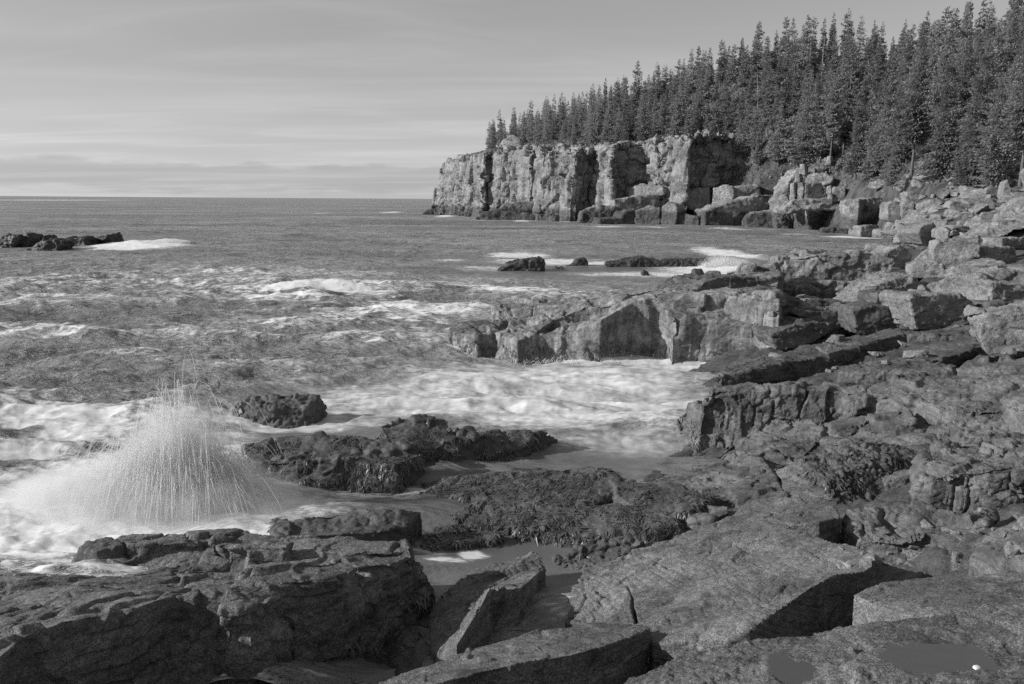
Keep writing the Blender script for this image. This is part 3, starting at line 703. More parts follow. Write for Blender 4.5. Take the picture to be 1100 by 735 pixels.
# ------------------------------------------------------------ boulders: traced front faces (outline, depth, yaw, thickness, lean, material, label)
Bo, Sl, Cl, Dk = M_bould, M_slab, M_cliff, M_dark
BL = [
 (A5([(225, 190), (235, 178), (345, 165), (500, 153), (590, 162), (618, 190), (600, 232), (500, 246), (400, 250), (300, 250), (240, 245)]), 33, -8, 3.2, 12, M_mid, 'big rough two-layered block crowning the shore end of the wedge-shaped ledge'),
 (A5([(238, 290), (245, 262), (280, 252), (520, 252), (515, 285), (400, 298), (250, 305)]), 32.6, -8, 2.5, 6, M_mid, 'lower layer of rock directly beneath the big rough two-layered block'),
 (A5([(150, 205), (220, 190), (238, 240), (240, 270), (190, 282), (150, 290)]), 31.5, -25, 1.5, 5, M_mid, 'upright pale-streaked block left of the big two-layered block'),
 (A5([(82, 228), (105, 202), (160, 195), (168, 232), (120, 240)]), 31, -15, 1.3, 10, M_mid, 'small pale block stacked at the crest of the wedge-shaped ledge beside white spray'),
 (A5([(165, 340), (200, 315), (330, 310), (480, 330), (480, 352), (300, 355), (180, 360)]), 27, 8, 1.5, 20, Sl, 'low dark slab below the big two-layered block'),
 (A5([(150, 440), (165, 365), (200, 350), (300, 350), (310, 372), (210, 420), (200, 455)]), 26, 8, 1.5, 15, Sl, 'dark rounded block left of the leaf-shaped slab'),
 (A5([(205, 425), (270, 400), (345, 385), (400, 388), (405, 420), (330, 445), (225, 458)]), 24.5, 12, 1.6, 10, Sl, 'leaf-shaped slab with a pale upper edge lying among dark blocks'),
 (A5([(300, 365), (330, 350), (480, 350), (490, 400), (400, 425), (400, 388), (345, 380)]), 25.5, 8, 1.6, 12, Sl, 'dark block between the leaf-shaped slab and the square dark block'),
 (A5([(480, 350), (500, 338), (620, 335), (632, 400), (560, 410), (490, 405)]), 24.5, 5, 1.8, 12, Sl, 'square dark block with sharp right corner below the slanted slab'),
 (A5([(470, 322), (478, 300), (560, 262), (665, 226), (688, 250), (668, 268), (600, 290), (552, 302), (548, 335), (490, 337)]), 27.5, 12, 1.5, 30, Bo, 'long slanted slab pointing up to the right with a blunt pale lower end'),
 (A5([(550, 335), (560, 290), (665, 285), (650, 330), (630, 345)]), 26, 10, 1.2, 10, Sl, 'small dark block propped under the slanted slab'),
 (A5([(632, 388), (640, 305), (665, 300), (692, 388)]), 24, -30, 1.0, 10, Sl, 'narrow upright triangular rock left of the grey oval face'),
 (A5([(665, 312), (680, 298), (760, 294), (835, 298), (880, 322), (862, 345), (790, 385), (692, 390)]), 23.6, 12, 1.6, 4, Bo, 'smooth dark oval-faced boulder beneath the bright crusted boulder'),
 (A5([(690, 292), (700, 272), (760, 250), (880, 226), (915, 236), (932, 290), (905, 345), (882, 318), (830, 297), (760, 292)]), 25, -38, 1.8, 48, Bo, 'bright crusted boulder with diagonal grooves lying on the smooth oval-faced boulder'),
 (A5([(925, 225), (985, 216), (1060, 214), (1200, 210), (1200, 262), (1041, 256), (940, 250)]), 25.5, -15, 2.5, 45, Bo, 'pale flat-topped block on top of the stack at the right edge'),
 (A5([(932, 255), (1041, 258), (1200, 262), (1200, 325), (1041, 312), (940, 322)]), 24.5, 10, 2.2, 4, Bo, 'dark-fronted middle block of the stack at the right edge'),
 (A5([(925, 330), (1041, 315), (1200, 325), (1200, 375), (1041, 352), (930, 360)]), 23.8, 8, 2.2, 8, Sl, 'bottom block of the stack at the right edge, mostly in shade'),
 (B7([(385, 665), (440, 640), (540, 628), (600, 660), (610, 705), (520, 712), (400, 700)]), 37, -22, 2.0, 22, Bo, 'pale ribbed slab in front of the large rough-faced boulder'),
 (B7([(620, 715), (700, 680), (860, 645), (950, 640), (960, 690), (800, 715), (700, 735)]), 33, -18, 2.5, 45, Bo, 'long low pale slab right below the large rough-faced boulder'),
 (B7([(540, 560), (560, 520), (620, 512), (720, 508), (795, 515), (812, 555), (795, 610), (710, 650), (620, 668), (570, 660), (535, 610)]), 39, -18, 2.4, 10, Bo, 'large boulder with a rough bulging oval face, one of the biggest above the inlet'),
 (B7([(805, 600), (822, 562), (860, 552), (1000, 552), (1012, 600), (990, 640), (900, 650), (810, 640)]), 40, 16, 2.4, 6, Bo, 'wide dark-fronted block right of the large rough-faced boulder'),
 (B7([(832, 520), (850, 508), (935, 503), (935, 548), (860, 552), (828, 556)]), 42, -38, 1.6, 6, Bo, 'bright squared block end resting behind the wide dark-fronted block'),
 (B7([(940, 503), (1050, 500), (1090, 510), (1090, 560), (1020, 548), (940, 548)]), 43, 14, 1.6, 5, Bo, 'shaded low block right of the bright squared block end'),
 (B7([(262, 602), (300, 570), (350, 540), (395, 565), (425, 605), (400, 645), (330, 640), (290, 625)]), 45, 15, 1.6, 10, Bo, 'dark diamond-shaped boulder at the near shore of the inlet'),
 (B7([(425, 620), (470, 590), (530, 560), (540, 600), (500, 625), (440, 635)]), 44, -25, 1.2, 20, Bo, 'small pale wedge between the diamond-shaped boulder and the rough-faced boulder'),
 (B7([(150, 560), (160, 540), (250, 530), (262, 560), (200, 575)]), 58, -20, 1.4, 20, Bo, 'little bright block at the tip of the near shore of the inlet'),
 (B7([(0, 600), (0, 570), (60, 560), (75, 600), (40, 625), (0, 640)]), 48, -20, 1.4, 20, M_mid, 'crusted block on the crest of the near shore behind the two-layered block'),
 (B7([(450, 472), (480, 432), (540, 410), (562, 450), (548, 500), (515, 522), (480, 505)]), 60, 20, 2.2, 5, Bo, 'dark upright boulder with a pale left edge above the inlet'),
 (B7([(545, 470), (560, 448), (605, 442), (628, 460), (632, 492), (600, 502), (555, 500)]), 57, -38, 1.8, 6, Bo, 'bright rounded block face right of the dark upright boulder'),
 (B7([(632, 462), (700, 430), (745, 435), (795, 452), (770, 482), (700, 492), (640, 498)]), 58, 16, 2.0, 5, Bo, 'dark pointed block behind the bright rounded block face'),
 (B7([(538, 425), (545, 408), (615, 405), (618, 440), (545, 442)]), 62, -32, 1.6, 8, Bo, 'bright brick-shaped block on top of the dark upright boulder'),
 (B7([(750, 368), (760, 350), (800, 336), (846, 340), (852, 382), (765, 380)]), 66, -38, 2.2, 8, Bo, 'bright top block of the sunlit stack below the spruces'),
 (B7([(722, 425), (735, 390), (778, 384), (784, 435), (750, 442)]), 65, -38, 1.8, 6, Bo, 'bright lower left block of the sunlit stack below the spruces'),
 (B7([(786, 440), (786, 386), (850, 384), (862, 420), (850, 455), (810, 458)]), 64, -30, 1.8, 6, Bo, 'bright lower right block of the sunlit stack below the spruces'),
 (B7([(852, 340), (880, 335), (935, 380), (985, 400), (975, 412), (900, 420), (862, 412)]), 65, 18, 2.0, 5, Bo, 'dark squat block right of the sunlit stack'),
 (B7([(640, 520), (700, 500), (860, 432), (1000, 392), (1150, 370), (1150, 440), (1000, 460), (850, 505), (760, 515)]), 52, -12, 3.0, 62, Bo, 'long pale ramp of bare rock sloping down left between the boulders'),
 (B7([(945, 345), (1000, 300), (1060, 262), (1250, 250), (1250, 400), (1060, 400), (990, 405), (960, 380)]), 56, -22, 4.0, 30, Bo, 'pale lumpy rock mass at the right edge under the trees'),
 (B7([(940, 180), (960, 170), (985, 240), (990, 300), (940, 310), (925, 250)]), 68, -15, 1.5, 12, Bo, 'upright gnarled rock pillar under the trees near the right edge'),
 (B7([(1030, 130), (1060, 100), (1200, 90), (1200, 210), (1060, 200), (1030, 165)]), 62, -32, 3.0, 10, Bo, 'pale block perched high at the right edge beneath the spruces'),
 (B7([(455, 400), (520, 372), (600, 340), (690, 290), (760, 272), (850, 270), (862, 330), (780, 338), (700, 345), (600, 372), (500, 402)]), 76, 10, 4.0, 8, Bo, 'long dark overhanging outcrop at the foot of the spruces'),
 (B7([(438, 352), (440, 312), (500, 290), (560, 278), (612, 300), (560, 325), (500, 350)]), 78, -40, 3.0, 14, Bo, 'bright rounded knob at the left end of the long overhanging outcrop'),
 (B7([(505, 350), (520, 330), (575, 320), (620, 302), (600, 335), (540, 358)]), 77, -40, 2.0, 8, Bo, 'bright ledge under the rounded knob of the overhanging outcrop'),
 (B7([(372, 400), (380, 372), (440, 365), (462, 380), (455, 412), (390, 415)]), 80, -38, 2.4, 6, Bo, 'bright low block at the left foot of the overhanging outcrop'),
 (B7([(280, 375), (282, 310), (300, 292), (358, 300), (360, 385), (300, 388)]), 84, -8, 3.0, 8, Bo, 'tall dim block left of the overhanging outcrop'),
 (B7([(362, 365), (362, 302), (400, 285), (436, 300), (436, 362)]), 83, -12, 2.5, 8, Bo, 'ribbed shadowy block between the tall dim block and the rounded knob'),
 (B7([(450, 285), (460, 262), (495, 258), (500, 275)]), 86, -35, 1.5, 10, Bo, 'small bright block on the outcrop crest, left one of two'),
 (B7([(515, 280), (520, 258), (545, 252), (548, 272)]), 86, -35, 1.5, 10, Bo, 'small bright block on the outcrop crest, right one of two'),
 (B7([(410, 195), (420, 172), (460, 180), (500, 200), (470, 212), (430, 208)]), 92, -25, 2.0, 25, Bo, 'pale rock bulging from the forest floor above the outcrop'),
 (B7([(385, 160), (392, 140), (410, 138), (412, 162)]), 94, -20, 1.4, 12, Bo, 'small round rock on the forest floor above the outcrop'),
 (B7([(128, 490), (130, 435), (180, 425), (235, 430), (240, 480), (225, 500), (160, 502)]), 118, 14, 3.0, 5, Bo, 'dark cube-shaped block at the water at the head of the inlet'),
 (B7([(244, 505), (248, 455), (330, 445), (460, 452), (455, 490), (380, 512)]), 116, 12, 3.5, 10, Bo, 'long low block with dark front at the head of the inlet'),
 (B7([(110, 420), (120, 285), (200, 270), (280, 275), (280, 400), (200, 425)]), 122, 14, 5.0, 4, Cl, 'tall shadowed block standing above the head of the inlet'),
 (B7([(28, 310), (40, 284), (125, 280), (118, 380), (95, 418), (65, 412), (70, 350)]), 120, -40, 4.0, 4, Cl, 'bright triangular face beside the tall shadowed block'),
 (A2([(530, 430), (528, 398), (560, 390), (598, 395), (600, 432)]), 129, -25, 3.0, 8, Cl, 'upright block standing in the shallows at the head of the inlet'),
 (A2([(602, 440), (600, 400), (640, 392), (700, 400), (705, 435)]), 121, 10, 3.0, 8, Bo, 'low dark block in the shallows right of the upright one'),
 (A2([(380, 425), (400, 405), (460, 398), (522, 405), (520, 430)]), 132, -10, 4.0, 20, Cl, 'low jumbled rock at the waterline below the dark square wall'),
 (A2([(128, 400), (132, 372), (160, 350), (240, 338), (282, 352), (286, 404), (200, 410)]), 160, -6, 6.0, 12, Cl, 'domed boulder with pale ribs at the waterline left of the dark square wall'),
 (A2([(284, 398), (284, 345), (320, 330), (358, 345), (360, 400), (320, 408)]), 157, -32, 6.0, 6, Cl, 'cracked pale-faced boulder at the waterline between the dome and the dark square wall'),
 (A2([(352, 395), (352, 335), (420, 325), (492, 330), (492, 392), (420, 400)]), 152, 14, 7.0, 3, Cl, 'dark square wall of rock at the far side of the inlet'),
 (A2([(530, 385), (528, 305), (600, 295), (625, 310), (622, 385), (580, 392)]), 132, 12, 5.0, 4, Cl, 'dark shadowed wall in the corner of the inlet'),
 (A2([(-10, 405), (-10, 345), (80, 312), (180, 290), (250, 290), (256, 338), (180, 345), (135, 365), (128, 408)]), 170, 10, 8.0, 5, Cl, 'long dark sloping block under the bare terrace'),
 (A2([(12, 330), (20, 265), (50, 255), (92, 258), (95, 308), (60, 318)]), 178, -28, 5.0, 6, Cl, 'pale squared block on the bare terrace'),
 (A2([(95, 305), (95, 258), (180, 250), (188, 288), (150, 298)]), 178, -5, 5.0, 6, Cl, 'grey block on the bare terrace right of the pale squared one'),
 (A2([(246, 340), (248, 295), (265, 285), (282, 300), (280, 345)]), 152, -30, 3.0, 6, Cl, 'slim pale block at the foot of the rock pile below the trees'),
 (A2([(284, 300), (286, 248), (302, 244), (306, 298)]), 150, -38, 2.5, 4, Cl, 'bright narrow upright block in the rock pile, left one of the pair'),
 (A2([(311, 292), (313, 246), (332, 244), (335, 270), (330, 294)]), 149, -38, 2.5, 4, Cl, 'bright narrow upright block in the rock pile, right one of the pair'),
 (A2([(338, 300), (340, 250), (400, 244), (405, 300)]), 149, 12, 4.0, 4, Cl, 'dark square block in the middle of the rock pile'),
 (A2([(410, 280), (412, 258), (430, 256), (432, 280)]), 146, -38, 2.0, 5, Cl, 'small bright cube in the right part of the rock pile'),
 (A2([(434, 300), (436, 262), (480, 258), (486, 300)]), 145, -10, 3.0, 6, Cl, 'grey squared block at the right end of the rock pile'),
 (A2([(415, 302), (415, 284), (436, 284), (436, 302)]), 145, -38, 1.6, 5, Cl, 'small bright cube beneath the other small cube in the rock pile'),
 (A2([(260, 330), (300, 305), (420, 300), (480, 310), (470, 332), (350, 330), (280, 345)]), 147, 6, 4.0, 35, Cl, 'flat course of stone running under the rock pile'),
 (A2([(316, 215), (320, 182), (338, 180), (342, 212)]), 156, -35, 2.5, 5, Cl, 'bright upright stone at the tree line above the rock pile'),
 (A2([(300, 242), (304, 216), (322, 214), (322, 240)]), 154, -35, 2.2, 5, Cl, 'bright stone just below the upright one at the tree line'),
 (A2([(404, 182), (415, 156), (430, 152), (428, 178)]), 155, -35, 2.2, 5, Cl, 'pointed bright stone leaning at the tree line'),
 (A2([(330, 245), (350, 220), (400, 212), (440, 225), (430, 245)]), 153, -20, 3.5, 20, Cl, 'grey rock half hidden under the lowest branches above the pile'),
 # foot of the far cliff
 (A1([(215, 378), (240, 355), (300, 338), (330, 345), (400, 350), (460, 365), (455, 382), (320, 380)]), 212, 0, 8, 20, Cl, 'low dark skirt of rock at the foot of the far cliff, left part'),
 (A1([(300, 345), (330, 318), (400, 308), (500, 318), (590, 340), (600, 372), (480, 382), (400, 360)]), 215, 5, 9, 20, Cl, 'dark shelf of rock running along the foot of the far cliff'),
 (A1([(425, 345), (430, 325), (452, 320), (456, 345)]), 208, -30, 3, 8, Cl, 'small pale block on the dark shelf under the far cliff'),
 (A1([(580, 392), (600, 345), (660, 322), (722, 330), (735, 372), (640, 392)]), 186, 4, 7, 20, Cl, 'dark rounded rock at the waterline where the cliff meets the terrace'),
 (A1([(640, 394), (660, 372), (735, 368), (745, 345), (785, 340), (786, 396)]), 178, 12, 6, 5, Cl, 'dark low wall at the waterline left of the cracked pale boulder'),
 (A1([(708, 345), (712, 305), (735, 302), (800, 290), (870, 285), (872, 330), (800, 345), (740, 372)]), 188, 10, 7, 8, Cl, 'dark sloping block between the cliff and the pale terrace block'),
 (A1([(758, 290), (762, 262), (800, 252), (882, 255), (885, 280), (820, 286)]), 192, -28, 6, 10, Cl, 'bright long block on the terrace below the upper cliff'),
 (A1([(784, 398), (784, 345), (830, 325), (870, 335), (876, 400)]), 176, -18, 5, 8, Cl, 'cracked pale boulder at the waterline below the terrace'),
 (A1([(872, 400), (874, 330), (900, 312), (928, 322), (930, 365), (915, 404)]), 173, -35, 5, 8, Cl, 'pale rounded boulder right of the cracked pale boulder'),
 (A1([(908, 320), (912, 268), (960, 262), (965, 318)]), 186, -38, 4, 6, Cl, 'bright striped block face on the terrace'),
 (A1([(968, 318), (968, 268), (1045, 262), (1050, 322), (1000, 330)]), 187, 12, 5, 5, Cl, 'dark square block beside the bright striped block face'),
 (A1([(1050, 330), (1055, 268), (1100, 258), (1110, 262), (1110, 330)]), 182, -20, 5, 6, Cl, 'pale block at the right end of the terrace wall'),
 (A1([(918, 404), (925, 365), (960, 355), (1005, 365), (1010, 405)]), 172, -28, 4, 8, Cl, 'mottled bright rock at the waterline under the terrace'),
 (A1([(1008, 408), (1010, 352), (1060, 338), (1110, 345), (1110, 408)]), 172, 10, 5, 5, Cl, 'dark block at the waterline right of the mottled bright rock'),
 (A1([(915, 240), (940, 228), (990, 225), (985, 248), (940, 250)]), 192, -30, 3, 8, Cl, 'small pale rock perched over the terrace beneath the upper cliff'),
]
for k, (pts, dep, yaw, th, lean, mat, lab) in enumerate(BL):
    s = Shape(); hz_ = (max(p[1] for p in pts) - min(p[1] for p in pts)) * dep / F
    s.Fc(pts, dep, yaw, th, lean, down=.28 * hz_)
    szw = max(p[0] for p in pts) - min(p[0] for p in pts)
    szm = szw * dep / F
    sca = min(max(szm / 3.0, .35), 2.2)
    rock('boulder', s, mat, lab, 'boulder', dep=dep, voxk=1.3, s=sca, amp=.12, crack=.06, fb=.10, fine=.02, lay=.02, lump=.015, seed=100 + k, jit=.8)

s = Shape()
s.Fc(A2([(235, 400), (250, 300), (300, 215), (330, 185), (420, 160), (450, 200), (490, 255), (540, 300), (540, 395), (400, 415)]), 158, 0, 9, 18, down=1.0)
rock('rocky_bank', s, M_cliff, 'broken rocky bank rising from the inlet to the trees, behind the stacked bright blocks', 'rock', dep=158, voxk=1.2, s=2.2, amp=.42, crack=.2, fb=.12, lay=.02, seed=250, tk=.6, wk=.1)

# low skerries out in the surf
def skerry(pts, yb, label, th, lean=12, yaw=0, group=None, seed=0):
    x = sum(p[0] for p in pts) / len(pts)
    dep = Z(x, yb, 0).y
    s = Shape(); s.Fc(pts, dep, yaw, th, lean, down=0.4)
    rock('rock', s, M_skerry, label, 'rock', dep=dep, voxk=1.2, s=min(dep / 40, 1.6), amp=.12, fb=.12, lump=.04, seed=seed, group=group)
skerry(A4([(235, 98), (300, 84), (350, 66), (400, 62), (430, 64), (437, 112), (330, 116), (260, 108)]), 292.6, 'dark wedge-shaped rock awash beyond the wedge-shaped ledge', 2.0, seed=61)
skerry(A4([(505, 84), (540, 68), (575, 62), (590, 72), (597, 92), (520, 92)]), 286.5, 'small dark rock right of the wedge-shaped one out in the surf', 1.5, seed=62)
skerry(A4([(450, 100), (470, 93), (498, 97), (495, 104)]), 289.5, 'tiny dark rock barely showing between two larger ones in the surf', .8, seed=63)
skerry(A4([(650, 82), (700, 74), (740, 66), (800, 62), (830, 72), (900, 68), (1000, 64), (1035, 70), (1038, 98), (800, 94), (700, 88)]), 288, 'long low dark rock with spray breaking at its right end', 2.2, seed=64)
skerry(A4([(776, 128), (795, 106), (815, 116), (832, 132)]), 298, 'small pointed dark rock in front of the long low one', 1.0, seed=65)
skerry(B4([(-40, 238), (0, 214), (28, 216), (50, 212), (30, 244), (-40, 248)]), 267, 'leftmost dark slab of the skerry off to the left', 3, 20, seed=66)
skerry(B4([(30, 240), (48, 212), (72, 210), (76, 220), (60, 245)]), 266.5, 'rounded dark hump second from the left in the skerry', 2.5, 15, seed=67)
skerry(B4([(62, 238), (85, 222), (112, 213), (122, 226), (80, 240)]), 264.5, 'back slab of the skerry behind the humps', 2.5, 15, seed=68)
skerry(B4([(45, 252), (80, 238), (120, 220), (155, 226), (140, 244), (100, 254)]), 270.5, 'front sloping slab of the skerry', 3, 18, seed=69)
skerry(B4([(150, 240), (158, 222), (208, 218), (214, 240)]), 265.5, 'squared dark block right of the middle of the skerry', 3, 8, seed=70)
skerry(B4([(214, 236), (222, 220), (258, 214), (264, 208), (272, 222), (284, 236)]), 264, 'rightmost rock of the skerry with a raised horn', 3, 8, seed=71)
# ------------------------------------------------------------ the far cliff: buttresses and dark clefts
# (pixel x, depth, pixel y of the top, pixel y of the foot)
CLF = [(466, 296, 212, 229), (474, 288, 178, 230), (479, 282, 174, 230), (487, 272, 172, 231), (491, 282, 169, 231), (503, 288, 168, 232), (505, 268, 168, 233), (514, 258, 167, 234), (521, 246, 166, 234), (524, 262, 165, 234),
       (532, 270, 165, 234), (534, 246, 164, 235), (545, 238, 159, 236), (557, 230, 160, 236), (571, 220, 159, 236), (574, 232, 159, 236), (578, 230, 158, 236), (581, 218, 158, 236), (600, 209, 162, 238), (619, 200, 163, 239),
       (622, 212, 162, 239), (640, 222, 159, 239), (644, 200, 158, 239), (660, 194, 156, 240), (664, 204, 155, 240), (680, 210, 160, 240), (698, 214, 160, 238), (702, 192, 158, 236), (716, 186, 152, 234), (740, 178, 146, 230), (742, 188, 150, 228), (770, 196, 165, 228), (800, 200, 180, 230)]
_c = []
for i_, q_ in enumerate(CLF):       # clefts are not as deep as a straight reading gives
    nb_ = [CLF[j_][1] for j_ in range(max(0, i_ - 3), min(len(CLF), i_ + 4))]
    _c.append((q_[0], q_[1] - .66 * max(0, q_[1] - (min(nb_) + 6)), q_[2], q_[3]))
CLF = [(x_, d_ + 7 * min(1, max(0, (x_ - 662) / 35)), t_, b_) for x_, d_, t_, b_ in _c]
s = Shape()
front_t = [D(x, yt, d) for x, d, yt, yb in CLF]
front_b = []
for (x, d, yt, yb), t in zip(CLF, front_t):
    p = D(x, yb, d); q = Vector((t.x, t.y, -1.5))
    q.y -= 2.0; q.x -= 0.6
    front_b.append(q)
n = len(front_t)
back_t = [Vector((p.x + 14, p.y + 16, p.z + 1.5)) for p in front_t]
back_b = [Vector((p.x, p.y, -1.5)) for p in back_t]
b = len(s.v)
s.v += [tuple(p) for p in front_t + front_b + back_t + back_b]
for i in range(n - 1):
    s.f.append((i, i + 1, n + i + 1, n + i))
    s.f.append((2 * n + i, 3 * n + i, 3 * n + i + 1, 2 * n + i + 1))
    s.f.append((i, 2 * n + i, 2 * n + i + 1, i + 1))
    s.f.append((n + i, n + i + 1, 3 * n + i + 1, 3 * n + i))
s.f.append((0, n, 3 * n, 2 * n)); s.f.append((n - 1, 3 * n - 1, 4 * n - 1, 2 * n - 1))
# bright upper bluff and its blocks
s.Fc(A1([(780, 250), (800, 130), (850, 95), (905, 82), (972, 88), (965, 130), (930, 200), (885, 258), (850, 260)]), 197, -34, 9, 12)
s.Fc(A1([(950, 210), (958, 150), (1000, 125), (1048, 120), (1052, 180), (1048, 225), (990, 222)]), 194, -32, 8, 6)
s.Fc(A1([(1000, 262), (1004, 225), (1068, 218), (1072, 262)]), 192, -20, 7, 6)
s.Fc(B8([(600, 420), (640, 260), (760, 180), (900, 200), (880, 300), (780, 330), (740, 400)]), 194, 5, 8, 25)
s.Fc(B8([(-60, 320), (0, 200), (100, 180), (150, 260), (100, 330)]), 200, 0, 8, 10)
cliff = rock('sea_cliff', s, M_cliff, 'tall granite sea cliff with vertical buttresses and dark clefts below the forest', 'cliff', dep=215, voxk=1.08,
             s=5.0, amp=.34, crack=.26, fb=.07, fine=.03, lay=.02, layt=.3, seed=200, blk=(.62, .62, 1.4), tk=.4, wk=.08, a2=.75)

# small stump of a stack at the cliff's seaward tip
s = Shape(); s.Fc(A1([(70, 330), (85, 300), (100, 292), (104, 330)]), 290, -20, 6, 6, down=1)
rock('sea_stack', s, M_cliff, 'small rock stump standing off the seaward end of the cliff', 'rock', dep=290, s=2, seed=201)
s = Shape(); s.Fc(A1([(36, 352), (60, 340), (100, 335), (160, 338), (200, 345), (215, 352), (150, 358), (60, 356)]), 284, 0, 10, 15, down=1)
rock('rock', s, M_skerry, 'dark wave-washed shelf at the seaward tip of the cliff', 'rock', dep=280, s=2, seed=202)
s = Shape(); s.Fc([(533, 160), (540, 150), (551, 144), (560, 150), (562, 160)], 244, -10, 10, 30)
rock('knoll', s, M_cliff, 'dark knob of rock on the clifftop at the seaward end of the trees', 'rock', dep=244, s=2, seed=203)

# ------------------------------------------------------------ wooded hillside
hill_pts = [(540, 162, 250), (560, 158, 240), (600, 160, 222), (640, 156, 215), (700, 152, 232), (740, 143, 218), (770, 160, 212), (800, 178, 195),
            (560, 152, 290), (600, 142, 290), (650, 130, 270), (700, 112, 255), (750, 108, 240), (800, 98, 225), (850, 94, 215), (900, 88, 205), (950, 86, 195), (1000, 84, 180), (1100, 78, 165), (1250, 75, 160),
            (700, 138, 243), (760, 140, 222), (820, 150, 190), (880, 140, 185), (940, 140, 165), (1000, 130, 140), (1080, 130, 125), (1200, 120, 120),
            (840, 185, 172), (865, 186, 168), (890, 190, 158), (900, 176, 160), (930, 200, 138), (960, 198, 105), (1000, 205, 90), (1040, 202, 84), (1070, 198, 80), (1090, 190, 78), (1200, 170, 75),
            (1000, 172, 108), (1060, 165, 96), (1020, 215, 80), (1080, 215, 70), (1150, 215, 62), (1300, 230, 50), (1095, 235, 55), (1040, 240, 62), (990, 238, 72), (960, 245, 85), (920, 246, 100), (880, 240, 145), (850, 240, 160), (800, 232, 178), (770, 215, 195), (720, 215, 205)]
HPn = np.array([tuple(D(*p)) for p in hill_pts])
# beyond the ridge the land falls gently away
extra = []
for p in hill_pts[8:20]:
    q = D(*p); extra.append((q.x * 1.25 + 10, q.y * 1.25 + 25, q.z * 0.8))
    extra.append((q.x * 1.6 + 25, q.y * 1.6 + 60, q.z * 0.5))
extra += [(60, 40, 3.5), (90, 40, 5), (40, 45, 2.0)]
HPn = np.vstack([HPn, np.array(extra)])
coast_px = [(CLF[k][0], CLF[k][1]) for k in range(0, len(CLF), 1)]
coast = [D(x, 215, d) for x, d in coast_px[:-3]]
coast = [Vector((p.x + 5, p.y + 6, 0)) for p in coast]
coast = [Vector((coast[0].x + 60, coast[0].y + 230, 0))] + coast
for x, y, z in [(770, 243, 0), (850, 244, 0), (880, 250, 0), (930, 258, 0), (960, 264, 0), (975, 268, 0), (930, 276, 0)]:
    p = Z(x, y, 0); coast.append(Vector((p.x + 2, p.y + 3, 0)))
coast.append(Vector((20, 36, 0)))
cpoly = np.array([(p.x, p.y) for p in coast] + [(400, 30), (400, 620)])
def inside_dist(X):
    n = len(cpoly)
    ins = np.zeros(len(X), bool); dm = np.full(len(X), 1e9)
    for i in range(n):
        a = cpoly[i]; c = cpoly[(i + 1) % n]
        cond = ((a[1] > X[:, 1]) != (c[1] > X[:, 1]))
        xi = (c[0] - a[0]) * (X[:, 1] - a[1]) / (c[1] - a[1] + 1e-12) + a[0]
        ins ^= cond & (X[:, 0] < xi)
        if i < n - 3:
            ab = c - a; t = np.clip(((X - a) @ ab) / (ab @ ab), 0, 1)
            dm = np.minimum(dm, np.linalg.norm(X - (a + t[:, None] * ab), axis=1))
    return np.where(ins, dm, -dm)
def hill_h(X):
    z = tps(HPn[:, :2], HPn[:, 2], X, 5.0)
    z = np.clip(z, 0.4, 62)
    sd = inside_dist(X)
    k = np.clip((sd + 1) / 4.0, 0, 1)
    z = z * k + (-2.5) * (1 - k)
    P3 = np.column_stack([X, X[:, 0] * 0])
    return z + k * (0.9 * fbm(P3 / 9, 4, 60) + .35 * fbm(P3 / 2.2, 3, 61)), sd
st = 1.3 * max(Q, 1)
xs = np.arange(-50, 240, st); ys = np.arange(38, 460, st)
GX, GY = np.meshgrid(xs, ys)
XH = np.column_stack([GX.ravel(), GY.ravel()])
hz, sdh = hill_h(XH)
nx, ny = len(xs), len(ys)
ii = (np.arange(ny - 1)[:, None] * nx + np.arange(nx - 1)[None]).ravel()
Fh = np.column_stack([ii, ii + 1, ii + nx + 1, ii + nx])
keep = (sdh[Fh] > -3).any(1) & (XH[Fh[:, 0], 0] > XH[Fh[:, 0], 1] * -0.25)
m_hill, nt, bs, pos = new_mat('forest_floor')
v = mth(nt, 'MULTIPLY_ADD', smooth(nt, noise_n(nt, pos, 0.5, 8, .7), .35, .65), 0.09, 0.035)
nt.links.new(grey(nt, v), bs.inputs['Base Color']); bs.inputs['Roughness'].default_value = .95
bp = nn(nt, 'ShaderNodeBump', inp={'Strength': .8, 'Distance': .4}); nt.links.new(noise_n(nt, pos, 2.5, 8, .7), bp.inputs['Height']); nt.links.new(bp.outputs[0], bs.inputs['Normal'])
o = simple('hillside', np.column_stack([XH, hz]), Fh[keep], m_hill, smooth_=True)
tag(o, kind='structure')

# ------------------------------------------------------------ spruces
m_leaf, nt, bs, pos = new_mat('spruce_needles')
oi = nn(nt, 'ShaderNodeObjectInfo')
v = mth(nt, 'MULTIPLY_ADD', noise_n(nt, pos, 1.2, 3, .6), 0.24, 0.14)
v = mth(nt, 'MULTIPLY', v, mth(nt, 'MULTIPLY_ADD', oi.outputs['Random'], .55, .75))
nt.links.new(grey(nt, v), bs.inputs['Base Color']); bs.inputs['Roughness'].default_value = .8
bs.inputs['Specular IOR Level'].default_value = .2
tl_ = nn(nt, 'ShaderNodeBsdfTranslucent'); nt.links.new(bs.inputs['Base Color'].links[0].from_socket, tl_.inputs[0])
ml_ = nn(nt, 'ShaderNodeMixShader', inp={0: .4}); nt.links.new(bs.outputs[0], ml_.inputs[1]); nt.links.new(tl_.outputs[0], ml_.inputs[2]); nt.links.new(ml_.outputs[0], nt.nodes['Material Output'].inputs[0])
m_trunk, nt, bs, pos = new_mat('spruce_bark')
v = mth(nt, 'MULTIPLY_ADD', noise_n(nt, mapping(nt, pos, (4, 4, 1)), 2, 5, .7), .14, .05)
nt.links.new(grey(nt, v), bs.inputs['Base Color']); bs.inputs['Roughness'].default_value = .95

